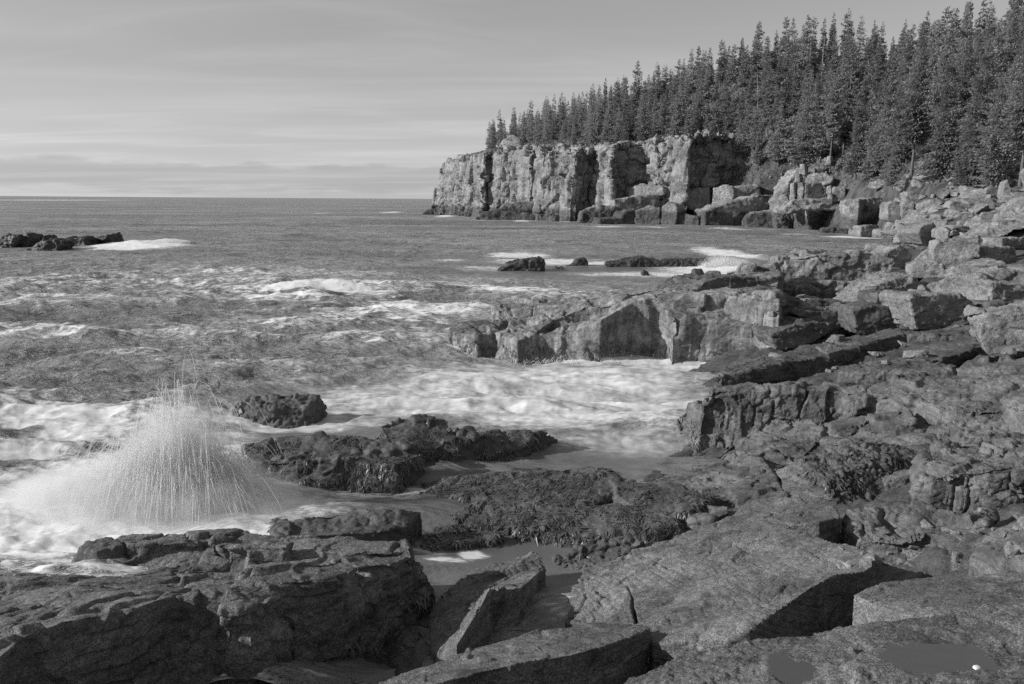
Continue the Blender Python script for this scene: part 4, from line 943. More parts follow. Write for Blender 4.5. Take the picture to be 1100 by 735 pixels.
def tree_mesh(seed, H, rad, first, nb, npc, cs, bare=0.0):
    """crown: limbs in whorls, each carrying small flat sprays of needles; returns (crown, trunk)"""
    r = np.random.default_rng(seed)
    V, Fa = [], []
    Vt, Ft = [], []
    lean = r.normal(0, .012, 2)
    def axis(z):
        return np.array([lean[0] * z + .06 * math.sin(z * .7 + seed), lean[1] * z + .06 * math.cos(z * .6 + seed), z])
    rings = 9
    for k in range(rings):
        z = H * k / (rings - 1)
        rr = (0.0095 * H) * (1 - k / (rings - 1)) ** .8 + .015
        if k == 0: rr *= 1.35
        for a in range(6):
            p = axis(z); Vt.append((p[0] + rr * math.cos(a * 1.047), p[1] + rr * math.sin(a * 1.047), p[2] - (.6 if k == 0 else 0)))
    for k in range(rings - 1):
        for a in range(6):
            Ft.append((k * 6 + a, k * 6 + (a + 1) % 6, k * 6 + 6 + (a + 1) % 6, k * 6 + 6 + a))
    prof = r.uniform(.5, 1.2, 14); sh = r.uniform(.55, 1.0)
    for b_ in range(nb):
        t = 1 - (1 - r.random()) ** .8
        z = H * (first + (1 - first) * t)
        ang = r.uniform(0, 6.283)
        sect = prof[int(t * 9.99)] * (0.8 + .35 * math.sin(ang * 2 + seed + t * 5))
        L = rad * ((1 - t) ** sh * .98 + .02) * sect * r.uniform(.62, 1.15)
        if t < .12: L *= .55 + 3.5 * t
        droop = -.30 + .75 * t + r.normal(0, .07)
        p0 = axis(z)
        dr = np.array([math.cos(ang), math.sin(ang), 0])
        sd = np.array([-dr[1], dr[0], 0])
        # limb
        b0 = len(Vt); wl = .018 + .012 * (1 - t)
        tip = p0 + dr * L * .9 + np.array([0, 0, droop * L + .12 * L])
        mid = p0 + dr * L * .5 + np.array([0, 0, droop * L * .55 - .02 * L])
        for q, ww in ((p0, wl), (mid, wl * .7), (tip, wl * .25)):
            Vt += [tuple(q + sd * ww), tuple(q - sd * ww * .6 + [0, 0, ww]), tuple(q - sd * ww * .6 - [0, 0, ww])]
        for k in range(2):
            for a in range(3):
                Ft.append((b0 + k * 3 + a, b0 + k * 3 + (a + 1) % 3, b0 + k * 3 + 3 + (a + 1) % 3, b0 + k * 3 + 3 + a))
        nc = max(5, int(npc * (.35 + L / rad)))
        for c in range(nc):
            u = r.uniform(.12, 1.0)
            wid = .30 * L * (1.1 - u) + .10
            off = r.uniform(-1, 1) * wid
            q = p0 + dr * L * u + sd * off + np.array([0, 0, droop * L * u + .12 * L * u * u - abs(off) * .18 + r.normal(0, .05)])
            out = dr * r.uniform(.4, 1) + sd * np.sign(off) * r.uniform(.2, .9) + np.array([0, 0, r.uniform(-.7, .1)])
            out /= np.linalg.norm(out)
            cz = cs * (.45 + .55 * (1 - t)); ln = cz * r.uniform(.7, 1.5); wd = cz * r.uniform(.2, .42)
            nrm = np.cross(out, [r.normal(0, 1.0), r.normal(0, 1.0), 1]); nrm /= np.linalg.norm(nrm) + 1e-9
            i0 = len(V)
            V += [tuple(q - nrm * wd * .5), tuple(q + out * ln * .55 - nrm * wd), tuple(q + out * ln + [0, 0, -.04 * ln]), tuple(q + out * ln * .5 + nrm * wd + [0, 0, -.06])]
            Fa.append((i0, i0 + 1, i0 + 2, i0 + 3))
    # leader
    for c in range(10):
        z = H * (1 - .06 * r.random()); ang = r.uniform(0, 6.28); q = axis(z)
        o_ = np.array([math.cos(ang) * .5, math.sin(ang) * .5, .7]) * cs
        i0 = len(V); V += [tuple(q), tuple(q + o_ * .5 + [.04, .02, 0]), tuple(q + o_), tuple(q + o_ * .5 - [.04, .02, 0])]; Fa.append((i0, i0 + 1, i0 + 2, i0 + 3))
    return (np.array(V), np.array(Fa)), (np.array(Vt), np.array(Ft))

def mk(name, vf, mat):
    me = bpy.data.meshes.new(name); V, Fc = vf
    me.vertices.add(len(V)); me.vertices.foreach_set('co', V.astype(np.float32).ravel())
    me.loops.add(Fc.size); me.loops.foreach_set('vertex_index', Fc.astype(np.int32).ravel())
    me.polygons.add(len(Fc)); me.polygons.foreach_set('loop_start', np.arange(0, Fc.size, 4, dtype=np.int32))
    me.update(calc_edges=True); me.materials.append(mat)
    return me
NEAR_T = []; FAR_T = []
for k in range(7):
    c, t = tree_mesh(10 + k, 14.0, [3.0, 2.5, 3.9, 2.9, 2.3, 3.5, 3.1][k], [.06, .16, .04, .10, .22, .05, .12][k], 430, 30, .33)
    NEAR_T.append((mk('crown', c, m_leaf), mk('trunk', t, m_trunk)))
LOW = []
for k in range(6):
    c, t = tree_mesh(40 + k, 14.0, [3.0, 2.4, 3.6, 2.8, 2.3, 3.3][k], [.12, .2, .08, .2, .15, .1][k], 170, 15, .60)
    FAR_T.append((mk('crown', c, m_leaf), mk('trunk', t, m_trunk)))
    LOW.append(c)

def place_tree(p, Hh, far, label, group, lean=(0, 0), sparse=1.0):
    cm, tm = random.choice(FAR_T if far else NEAR_T)
    e = bpy.data.objects.new('spruce_tree', None); COL.objects.link(e)
    e.location = p; k = Hh / 14.0; w_ = k * random.uniform(.85, 1.15) * sparse
    e.scale = (w_, w_, k); e.rotation_euler = (lean[0], lean[1], random.uniform(0, 6.28) if lean == (0, 0) else 0)
    e.empty_display_size = .5
    tag(e, label, 'tree', group)
    for nm, me in (('crown', cm), ('trunk', tm)):
        c = bpy.data.objects.new(nm, me); c.parent = e; COL.objects.link(c)
    return e

def hz_at(x, y):
    return float(hill_h(np.array([[x, y]]))[0][0])

# forest margin trees named one by one: (pixel x, pixel y of the foot, depth, pixel y of the top)
edge = [
 (1066, 193, 74, 78, 'slender spruce whose pale bare trunk rises just above the pale perched block', (0, 0)),
 (1039, 206, 82, 48, 'tall spruce with a pale leaning trunk behind the long overhanging outcrop', (0, .06)),
 (1050, 192, 88, 38, 'tall dense spruce right behind the one with the pale leaning trunk', (0, 0)),
 (979, 182, 96, 42, 'tall pointed spruce standing alone left of the pale rocks on the forest floor', (0, 0)),
 (934, 200, 137, 92, 'small spruce leaning right over the rock pile with dead lower limbs', (0, .12)),
 (919, 188, 140, 95, 'short spruce with bare trunk just left of the leaning one', (0, 0)),
 (892, 168, 158, 72, 'medium spruce with twin-looking bare trunk at the top of the rock pile', (0, 0)),
 (864, 184, 163, 80, 'narrow spruce at the left end of the rock pile', (0, 0)),
 (1096, 190, 68, 20, 'large full spruce cut off by the right edge of the view', (0, 0)),
 (1010, 196, 92, 62, 'slim spruce between the tall pointed spruce and the pale leaning trunk', (0, 0)),
 (1030, 205, 84, 130, 'little bushy spruce at the forest edge just above the long overhanging outcrop', (0, 0)),
 (958, 200, 112, 140, 'little spruce at the forest edge between the leaning spruce and the pale forest-floor rocks', (0, 0)),
 (1078, 200, 76, 60, 'dark spruce in the hollow behind the pale perched block', (0, 0)),
]
placed = []
for (px, py, dd, ty, lab, ln) in edge:
    p = D(px, py, dd); z = hz_at(p.x, p.y); p.z = (z if abs(z - p.z) < 1.2 else p.z) - .2
    tz = D(px, ty, dd).z
    place_tree(p, tz - p.z, False, lab, None, ln); placed.append((p.x, p.y))

# the forest: trees spread over the slope, nearest first
cand = rng.uniform(size=(60000, 2)) * np.array([270, 330]) + np.array([-20, 60])
hc, sdc = hill_h(cand)
ang = cand[:, 0] / cand[:, 1]
ok = (sdc > 2.2) & (hc > 6.0) & (ang > -0.03) & (ang < 0.80)
# keep the bare terraces and outcrops free
def px_of(P):
    v = (CR.transposed() @ (Vector(P) - Vector((0, 0, CAMZ))))
    return (W0 / 2 + F * v.x / -v.z, H0 / 2 - F * v.y / -v.z)
cand = cand[ok]; hc = hc[ok]
order = np.argsort(cand[:, 1] + rng.uniform(0, 6, len(cand)))
cand = cand[order]; hc = hc[order]
pts = np.array(placed)
trees = []
for (x, y), z in zip(cand, hc):
    px, py = px_of((x, y, z))
    if py > 198 + max(0, (px - 980)) * .07 or (838 < px < 930 and py > 176) or (690 < px <= 770 and py > 182) or (770 < px <= 838 and py > 188): continue
    sp = 3.9 if y < 150 else 4.3
    if len(pts) and np.min((pts[:, 0] - x) ** 2 + (pts[:, 1] - y) ** 2) < sp ** 2: continue
    pts = np.vstack([pts, (x, y)])
    trees.append((x, y, z, px, py))
open('/tmp/cnt','w').write(str(len(trees)))
NIND = 288
# how much of each tree stands above the nearer ones decides whether it is an individual
trees.sort(key=lambda t: t[1])
lo = np.full(400, 999.0)
sc_t = []
for t in trees:
    h_ = 11.5
    tx, ty = px_of((t[0], t[1], t[2] + h_)); bx_, by_ = px_of((t[0], t[1], t[2]))
    b0 = int(max(0, (tx - 500) / 2 - 1)); b1 = max(b0 + 1, int(min(399, (tx - 500) / 2 + 2)))
    if b1 > 399 or tx < 490 or tx > 1120:
        continue
    gain = min(np.max(lo[b0:b1]), by_) - ty
    sc_t.append((max(gain, -50) * (900 / t[1]) ** .3, t))
    lo[b0:b1] = np.minimum(lo[b0:b1], ty)
sc_t.sort(key=lambda q: -q[0])
sel = [q[1] for q in sc_t[:NIND]]
rest = [q[1] for q in sc_t[NIND:NIND + 900] if q[0] > -28]
for (x, y, z, px, py) in sel:
    h_ = random.uniform(8, 17) if y < 170 else random.choice([random.uniform(7, 11), random.uniform(10, 15)])
    h_ *= .48 + .52 * min(1, max(0, (px - 530) / 120))
    if px > 720: h_ *= 1.08
    place_tree((x, y, z - .15), h_, y > 135, 'one of the dense dark spruces covering the slope of the headland', 'spruces of the forest on the headland')
# trees further back that only fill the gaps: one mass
VV, FF = [], []; off = 0
for (x, y, z, px, py) in rest[:950]:
    V_, F_ = LOW[random.randrange(6)]
    k = random.uniform(8, 13) / 14; a = random.uniform(0, 6.28); ca, sa = math.cos(a), math.sin(a)
    q = V_ * k; q = np.column_stack([q[:, 0] * ca - q[:, 1] * sa + x, q[:, 0] * sa + q[:, 1] * ca + y, q[:, 2] + z])
    VV.append(q); FF.append(F_ + off); off += len(q)
if VV:
    o = simple('forest', np.vstack(VV), np.vstack(FF), m_leaf)
    tag(o, 'deep background trees filling the gaps between the nearer spruces', kind='stuff')

# undergrowth and juniper along cliff tops and forest edge
c = rng.uniform(size=(260000, 2)) * np.array([150, 200]) + np.array([-10, 55])
hc, sdc = hill_h(c)
a = c[:, 0] / c[:, 1]
keep = (sdc > 1.5) & (hc > 4.0) & (a > -.04) & (a < .72)
c = c[keep]; hc = hc[keep]
pyv = np.array([px_of((p_[0], p_[1], h2))[1] for p_, h2 in zip(c, hc)])
c = c[pyv < 212]; hc = hc[pyv < 212]; pyv = pyv[pyv < 212]
mask = fbm(np.column_stack([c, c[:, 0] * 0]) / 3.0, 2, 70) > -.25 + np.clip((pyv - 192) / 25, 0, 1)
c = c[mask]; hc = hc[mask]
n = len(c)
r3 = rng.normal(size=(n, 3)); r3[:, 2] = abs(r3[:, 2]) * .6 + .2; r3 /= np.linalg.norm(r3, axis=1)[:, None]
r4 = rng.normal(size=(n, 3)); r4 -= (r4 * r3).sum(1)[:, None] * r3; r4 /= np.linalg.norm(r4, axis=1)[:, None]
L = rng.uniform(.3, .8, n)[:, None]; base = np.column_stack([c, hc + rng.uniform(-.1, .5, n)])
Vg = np.stack([base, base + r3 * L * .6 + r4 * L * .3, base + r3 * L, base + r3 * L * .5 - r4 * L * .3], 1).reshape(-1, 3)
Fg = np.arange(n * 4).reshape(-1, 4)
o = simple('undergrowth', Vg, Fg, m_leaf)
tag(o, 'low scrub covering the ground under the spruces', kind='stuff')

# small boulders strewn over the upper shore
vars_ = []
for k in range(7):
    r_ = np.random.default_rng(300 + k)
    bm = bmesh.new()
    hull = [bm.verts.new(Vector((r_.choice([-1, 1]) * r_.uniform(.6, 1), r_.choice([-1, 1]) * r_.uniform(.5, .9), r_.choice([-1, 1]) * r_.uniform(.35, .6)))) for _ in range(16)]
    bmesh.ops.convex_hull(bm, input=hull)
    for v_ in [v_ for v_ in bm.verts if not v_.link_faces]: bm.verts.remove(v_)
    s = Shape(); bm.verts.ensure_lookup_table(); bm.verts.index_update()
    s.v = [tuple(v_.co) for v_ in bm.verts]; s.f = [tuple(v_.index for v_ in f_.verts) for f_ in bm.faces]; bm.free()
    me = s.mesh(.07); wear(me, s=.8, amp=.12, crack=.05, fb=.1, seed=300 + k)
    me.polygons.foreach_set('use_smooth', [True] * len(me.polygons)); me.materials.append(M_bould); me.name = 'boulder'
    vars_.append(me)
cnt = 0; tries = 0
while cnt < 230 and tries < 4000:
    tries += 1
    px = random.uniform(850, 1100); py = random.uniform(188, 262); dd = random.uniform(48, 130)
    p = D(px, py, dd)
    z = hz_at(p.x, p.y)
    if abs(z - p.z) > .5 or z < .5: continue
    o = bpy.data.objects.new('boulder', random.choice(vars_)); COL.objects.link(o)
    k = random.uniform(.35, 1.3) * (dd / 80)
    o.location = (p.x, p.y, z + .15 * k); o.scale = (k, k * random.uniform(.7, 1), k * random.uniform(.6, 1)); o.rotation_euler = (random.uniform(-.25, .25), random.uniform(-.25, .25), random.uniform(0, 6.28))
    tag(o, 'one of the many small boulders strewn over the upper shore below the spruces', 'boulder', 'small boulders strewn over the upper shore'); cnt += 1

# a few dead spruces, grey and bare
m_dead, nt, bs, pos = new_mat('dead_wood')
nt.links.new(grey(nt, mth(nt, 'MULTIPLY_ADD', noise_n(nt, mapping(nt, pos, (4, 4, 1)), 2, 4, .6), .25, .16)), bs.inputs['Base Color'])
dv = []
for k in range(3):
    c_, t_ = tree_mesh(80 + k, 12.0, [1.6, 2.0, 1.3][k], .25, [60, 45, 70][k], 1, .1)
    me = mk('dead_spruce', t_, m_dead); dv.append(me)
for k, (x, y, z, px, py) in enumerate([t for t in trees if 560 < t[3] < 1090 and t[1] < 235][5:260:16][:14]):
    o = bpy.data.objects.new('dead_spruce', dv[k % 3]); COL.objects.link(o)
    s_ = random.uniform(.75, 1.1); o.scale = (s_, s_, s_); o.location = (x + 1.6, y - 1.8, z - .3); o.rotation_euler = (random.uniform(-.05, .05), random.uniform(-.06, .06), random.uniform(0, 6.28))
    tag(o, 'one of the bare dead spruces standing grey among the living ones', 'tree', 'dead spruces in the forest')
# ------------------------------------------------------------ the sea
# foam patches: (pixel x, pixel y, half width px, half height px, strength)
FOAM = [
 (190, 560, 150, 38, 1.0), (130, 590, 190, 22, .9), (60, 600, 120, 20, .75), (240, 540, 60, 30, .95), (100, 545, 130, 40, .6), (200, 500, 80, 30, .8),
 (20, 500, 40, 8, .6), (60, 465, 60, 9, .5), (30, 430, 50, 7, .35), (90, 480, 50, 9, .5),
 (300, 462, 90, 8, .8), (430, 452, 90, 7, .6), (300, 447, 60, 6, .5),
 (640, 445, 130, 16, .75), (620, 410, 120, 16, .85), (720, 395, 60, 8, .7), (560, 455, 70, 14, .6), (740, 398, 40, 5, .9), (540, 430, 110, 16, .55), (690, 430, 60, 14, .6), (600, 460, 60, 12, .7), (450, 430, 110, 12, .35),
 (680, 485, 70, 10, .35), (740, 440, 25, 14, .35),
 (560, 380, 80, 7, .6), (520, 376, 30, 5, .7), (640, 392, 60, 5, .7),
 (345, 324, 46, 1.8, .8), (366, 319, 20, 1.8, .95), (440, 317, 50, 1.3, .6), (300, 331, 36, 1.2, .65), (500, 317, 40, 1, .5), (460, 345, 60, 6, .3), (250, 350, 120, 6, .2),
 (150, 268, 38, 3.0, .95), (178, 264, 16, 2.5, .9), (110, 268, 20, 2.0, .7), (60, 215, 50, .8, .6), (345, 229, 12, .7, .35), (420, 228, 12, .8, .6), (480, 232, 8, 1.5, .9),
 (560, 277, 30, 2.0, .8), (600, 283, 80, 3.5, .55), (780, 276, 22, 5.0, 1.0), (760, 292, 50, 5, .75), (690, 297, 80, 4, .5), (520, 290, 40, 3, .35), (480, 282, 30, 1.8, .4),
 (520, 237, 14, .8, .7), (560, 238, 10, .8, .5), (612, 238, 12, 1.2, .9), (650, 246, 20, .8, .5), (810, 248, 30, .7, .6), (780, 247, 20, .6, .4), (900, 258, 22, .8, .8), (860, 254, 20, .6, .5), (930, 259, 16, .7, .7), (700, 246, 20, .5, .4),
 (380, 300, 60, 3, .2), (560, 320, 60, 3, .25), (480, 310, 40, 3, .25), (420, 345, 40, 3, .3),
 (500, 500, 80, 6, .2), (360, 540, 110, 12, .42), (610, 485, 80, 5, .4), (430, 512, 90, 6, .4), (560, 600, 120, 40, .07), (508, 604, 16, 5, .8), (480, 612, 26, 3, .6), (455, 606, 20, 1.5, .5), (575, 525, 20, 2, .3),
]
H_ = CAMZ
rows = []
v = 0.00022
# rows follow equal steps of slope so near water is fine and far water coarse
t = 0.74
while t > 0.0006:
    rows.append(H_ / t)
    t -= (0.00105 * Q if t > .14 else (.00050 * Q if t > .008 else t * .06))
rows += [15000, 30000, 52000]
rows = np.array(rows)
ncol = int(980 / Q)
us = np.linspace(-0.86, 0.80, ncol)
UU, DD = np.meshgrid(us, rows)
X = np.column_stack([(UU * DD).ravel(), DD.ravel()])
dist = X[:, 1]
P3 = np.column_stack([X, X[:, 0] * 0])
def wob(sx, sy, oct=3, seed=0, ang=0, ridged=False, gain=.5):
    ca, sa = math.cos(ang), math.sin(ang)
    q = np.column_stack([(X[:, 0] * ca + X[:, 1] * sa) / sx, (-X[:, 0] * sa + X[:, 1] * ca) / sy, X[:, 0] * 0 + seed * 3.7])
    return fbm(q, oct, seed, gain, ridged)
rowstep = np.gradient(rows)
rs = np.repeat(rowstep, ncol)
def fade(lam):
    return np.clip(1.5 - rs * 2.2 / lam, 0, 1)
wr = wob(22, 14, 2, 1)
h = 0.32 * wob(30, 11, 2, 2, .12) * fade(11) + .46 * wob(16, 6, 2, 12, -.08, True) * fade(7)
h += 0.42 * wob(8, 3.0, 3, 3, -.15, True) * fade(3.6)
h += 0.24 * wob(3.2, 1.3, 3, 4, .25, True) * fade(1.5)
h += 0.10 * wob(1.2, .5, 3, 5, -.1, True) * fade(.5)
# calm inside the rocks
gate = np.ones(len(X))
def patch(px, py, rx, ry):
    c = Z(px, py, 0)
    wx = rx * c.y / F
    t1 = Z(px, py + ry, 0).y; t0 = Z(px, py - ry, 0).y
    wy = max((t0 - t1) / 2, .05)
    return ((X[:, 0] - c.x) / wx) ** 2 + ((X[:, 1] - c.y) / wy) ** 2
for (px, py, rx, ry, k) in [(560, 600, 150, 60, .97), (640, 500, 130, 30, .8), (380, 535, 140, 25, .85), (760, 420, 60, 50, .5), (370, 480, 150, 28, .75), (300, 435, 70, 12, .6), (560, 400, 200, 20, .4), (640, 290, 220, 16, .93), (600, 545, 200, 50, .85), (420, 690, 90, 70, .95), (270, 475, 60, 14, .5), (60, 265, 120, 12, .6)]:
    gate *= 1 - k * np.exp(-patch(px, py, rx, ry))
h -= .08
farsw = .42 * np.clip((dist - 75) / 60, 0, 1) * np.clip(1.6 - dist / 500, .2, 1) * wob(30, 13, 3, 14, .06, True) * fade(12)
h *= gate * np.clip(1.35 - dist / 110, .6, 1)
mw = wob(1.8, .8, 3, 21)
def c_near(py): return py > 380
# long swells and breakers (px x, y, half width, half height, height)
for (px, py, rx, ry, a) in [(360, 322, 75, 1.6, .38), (450, 319, 60, 1.8, .4), (250, 331, 60, 1.5, .3), (460, 340, 70, 5, .28), (155, 266, 45, 2.2, .5), (180, 263, 22, 2, .4), (640, 408, 100, 9, .20), (560, 448, 80, 8, .25), (600, 425, 90, 5, .15),
                            (745, 393, 45, 6, .25), (170, 545, 130, 26, .40), (60, 590, 120, 14, .2), (200, 515, 60, 25, .3), (60, 465, 60, 8, .22), (20, 495, 40, 7, .22), (95, 478, 40, 6, .22), (90, 385, 60, 5, .25), (30, 405, 60, 5, .25), (400, 378, 80, 4, .18), (250, 300, 70, 2.2, .35), (100, 378, 70, 4, .25),
                            (610, 445, 60, 5, .15), (780, 285, 30, 5, .4)]:
    q = patch(px, py, rx, ry)
    h += a * (.7 if c_near(py) else 1) * np.exp(-q * 1.2) * (1 + (.18 if c_near(py) else .5) * mw)
h += farsw * np.clip(1 - np.exp(-patch(60, 265, 90, 10)) - np.exp(-patch(640, 285, 130, 10)), 0, 1)
foam = np.zeros(len(X))
for (px, py, rx, ry, k) in FOAM:
    q = patch(px, py, rx, ry)
    foam = np.maximum(foam, k * 1.1 * np.exp(-np.minimum(q, 30) * .9)) + .15 * k * np.exp(-np.minimum(q, 30) * .9)
st1 = wob(2.6, .8, 4, 31, .1, gain=.6)
st2 = wob(.9, .25, 3, 32, -.05, gain=.6)
st3 = wob(6, 1.6, 4, 33, .05)
net = wob(1.6, .9, 4, 34, .2, True, .6)
foam = 1.05 * foam * (0.85 + .6 * st1 + .35 * st2)
crest = np.clip((h - .22) * 2.6, 0, 1) * np.clip(net * 1.4 + .1, 0, 1) * np.clip(45 / dist, 0, 1)
foam = foam + .35 * crest * gate
# scattered streaks of old foam on open water
foam += .26 * np.clip(st3 - .02, 0, 1) * np.clip(net * 1.5 + .1, 0, 1) * np.clip((90 - dist) / 60, 0.12, 1) * gate
foam += .16 * np.clip(wob(14, 3, 3, 36, .05), 0, 1) * np.clip((160 - dist) / 100, 0.1, 1) * gate
foam = np.clip(foam, 0, 1)
silk = np.zeros(len(X))
for (px, py, rx, ry, k) in FOAM[:23]:
    silk = np.maximum(silk, np.exp(-patch(px, py, rx * 1.3, ry * 1.3)))
h -= silk * (.95 * 0.10 * wob(1.3, .6, 3, 5, -.1, True) * fade(.6) + .85 * 0.24 * wob(3.2, 1.3, 3, 4, .25, True) * fade(1.5) * gate + .6 * .42 * wob(8, 3.0, 3, 3, -.15, True) * fade(3.6) * gate)
h += 0.02 + .06 * np.exp(-patch(560, 600, 150, 60))
nr = len(rows)
ii = (np.arange(nr - 1)[:, None] * ncol + np.arange(ncol - 1)[None]).ravel()
Fq = np.column_stack([ii, ii + 1, ii + ncol + 1, ii + ncol])
m_sea, nt, bs, pos = new_mat('sea_water')
at = nn(nt, 'ShaderNodeAttribute', attribute_name='foam')
fo = at.outputs['Fac']
si = nn(nt, 'ShaderNodeAttribute', attribute_name='silk').outputs['Fac']
fn = noise_n(nt, mapping(nt, pos, (1, 3.2, 1), (0, 0, R(6))), 2.4, 7, .65, .8)
fn2 = noise_n(nt, mapping(nt, pos, (.5, 2.6, 1), (0, 0, R(-8))), .5, 6, .65, .6)
fna = mth(nt, 'MULTIPLY_ADD', si, -.6, .9)
f1 = mth(nt, 'MULTIPLY', fo, mth(nt, 'ADD', mth(nt, 'MULTIPLY', smooth(nt, fn, .3, .7), fna), mth(nt, 'MULTIPLY_ADD', si, .25, .5)))
f1 = mth(nt, 'MULTIPLY', f1, mth(nt, 'MULTIPLY_ADD', smooth(nt, fn2, .3, .7), .5, .7), clamp=True)
# open water: foam breaks up into lace; beside the rocks it stays silky
la = noise_n(nt, mapping(nt, pos, (.55, 1.2, 1), (0, 0, R(9))), 1.9, 7, .7, 1.1)
la = mth(nt, 'SUBTRACT', 1.0, mth(nt, 'ABSOLUTE', mth(nt, 'MULTIPLY_ADD', la, 5.0, -2.5)), clamp=True)
lc = smooth(nt, mth(nt, 'ADD', mth(nt, 'MULTIPLY', la, .32), f1), .40, .78)
lc = mth(nt, 'MULTIPLY', lc, .92)
mxf = nn(nt, 'ShaderNodeMix'); nt.links.new(si, mxf.inputs[0]); nt.links.new(lc, mxf.inputs[2]); nt.links.new(mth(nt, 'MULTIPLY', f1, mth(nt, 'MULTIPLY_ADD', smooth(nt, noise_n(nt, mapping(nt, pos, (.35, 2.4, 1), (0, 0, R(7))), 1.1, 6, .6, .5), .3, .7), .45, .58)), mxf.inputs[3])
f1 = mxf.outputs[0]
calm = nn(nt, 'ShaderNodeAttribute', attribute_name='calm').outputs['Fac']
def rid(n_):            # sharp crests from a soft noise
    return mth(nt, 'SUBTRACT', 1.0, mth(nt, 'ABSOLUTE', mth(nt, 'MULTIPLY_ADD', n_, 4.0, -2.0)), clamp=True)
wp = rid(noise_n(nt, mapping(nt, pos, (.45, 1, 1), (0, 0, R(5))), .9, 5, .6, .5))
wq = rid(noise_n(nt, mapping(nt, pos, (.5, 1, 1), (0, 0, R(-6))), .20, 5, .65, .4))
wr_ = smooth(nt, noise_n(nt, mapping(nt, pos, (.4, 1, 1)), .03, 7, .75, .2), .35, .65)
ws_ = mth(nt, 'ADD', mth(nt, 'MULTIPLY', wp, .36), mth(nt, 'ADD', mth(nt, 'MULTIPLY', wq, .36), mth(nt, 'MULTIPLY', wr_, .42)))
nt.links.new(grey(nt, mth(nt, 'MULTIPLY_ADD', mth(nt, 'MULTIPLY', mth(nt, 'POWER', ws_, 2.0), calm), .30, .125)), bs.inputs['Base Color'])  # light on wave relief put into the colour: crests paler, troughs darker
sy = nn(nt, 'ShaderNodeSeparateXYZ'); nt.links.new(pos, sy.inputs[0])
nt.links.new(mth(nt, 'MULTIPLY_ADD', smooth(nt, sy.outputs[1], 20, 140), .2, .32), bs.inputs['Roughness'])
bs.inputs['IOR'].default_value = 1.33
wv1 = mth(nt, 'ADD', mth(nt, 'MULTIPLY', rid(noise_n(nt, mapping(nt, pos, (.6, 1.3, 1), (0, 0, R(5))), 1.5, 7, .62, .5)), .6), mth(nt, 'MULTIPLY', wp, .8))
wv2 = wq
b1 = nn(nt, 'ShaderNodeBump', inp={'Distance': .22}); nt.links.new(wv1, b1.inputs['Height'])
b2 = nn(nt, 'ShaderNodeBump', inp={'Distance': 1.0}); nt.links.new(wv2, b2.inputs['Height'])
nt.links.new(mth(nt, 'MULTIPLY', calm, .75), b1.inputs['Strength'])
nt.links.new(mth(nt, 'MULTIPLY', calm, .6), b2.inputs['Strength'])
wv3 = noise_n(nt, mapping(nt, pos, (.35, 1.3, 1), (0, 0, R(3))), .10, 10, .68, .2)
b3 = nn(nt, 'ShaderNodeBump', inp={'Distance': 7.0}); nt.links.new(wv3, b3.inputs['Height'])
nt.links.new(mth(nt, 'MULTIPLY', calm, .6), b3.inputs['Strength'])
nt.links.new(b3.outputs[0], b2.inputs['Normal'])
nt.links.new(b2.outputs[0], b1.inputs['Normal'])
nt.links.new(b1.outputs[0], bs.inputs['Normal'])
dif = nn(nt, 'ShaderNodeBsdfPrincipled', inp={'Base Color': (.86, .86, .86, 1), 'Roughness': .9, 'Specular IOR Level': .1})
bf = nn(nt, 'ShaderNodeBump', inp={'Distance': .04, 'Strength': .2}); nt.links.new(f1, bf.inputs['Height']); nt.links.new(bf.outputs[0], dif.inputs['Normal'])
mx = nn(nt, 'ShaderNodeMixShader')
nt.links.new(f1, mx.inputs[0]); nt.links.new(bs.outputs[0], mx.inputs[1]); nt.links.new(dif.outputs[0], mx.inputs[2])
nt.links.new(mx.outputs[0], nt.nodes['Material Output'].inputs[0])
o = simple('sea', np.column_stack([X, h]), Fq, m_sea, smooth_=True)
me = o.data
for nm, arr in (('foam', foam), ('silk', silk), ('calm', np.clip(gate, 0, 1) * (1 - .5 * silk))):
    a_ = me.attributes.new(nm, 'FLOAT', 'POINT'); a_.data.foreach_set('value', arr.astype(np.float32))
tag(o, kind='structure')

# tide pool: still water slightly above the sea, and the two puddles
m_pool, nt, bs, pos = new_mat('pool_water')

bp = nn(nt, 'ShaderNodeBump', inp={'Strength': .15, 'Distance': .02}); nt.links.new(noise_n(nt, pos, 6, 3, .5), bp.inputs['Height']); nt.links.new(bp.outputs[0], bs.inputs['Normal'])
fr_ = nn(nt, 'ShaderNodeFresnel', inp={'IOR': 1.33}); nt.links.new(bp.outputs[0], fr_.inputs['Normal'])
gl_ = nn(nt, 'ShaderNodeBsdfGlossy', inp={'Roughness': .04, 'Color': (1, 1, 1, 1)}); nt.links.new(bp.outputs[0], gl_.inputs['Normal'])
tr_ = nn(nt, 'ShaderNodeBsdfTransparent', inp={'Color': (.9, .9, .9, 1)})
mp_ = nn(nt, 'ShaderNodeMixShader'); nt.links.new(mth(nt, 'MULTIPLY_ADD', fr_.outputs[0], 1.0, .26), mp_.inputs[0]); nt.links.new(tr_.outputs[0], mp_.inputs[1]); nt.links.new(gl_.outputs[0], mp_.inputs[2])
nt.links.new(mp_.outputs[0], nt.nodes['Material Output'].inputs[0])
def sheet(name, pts, z, label=None):
    p = [Z(x, y, z) for x, y in pts]
    vs = [tuple(q) for q in p]
    o = simple(name, vs, [tuple(range(len(vs)))], m_pool)
    return tag(o, kind='structure')
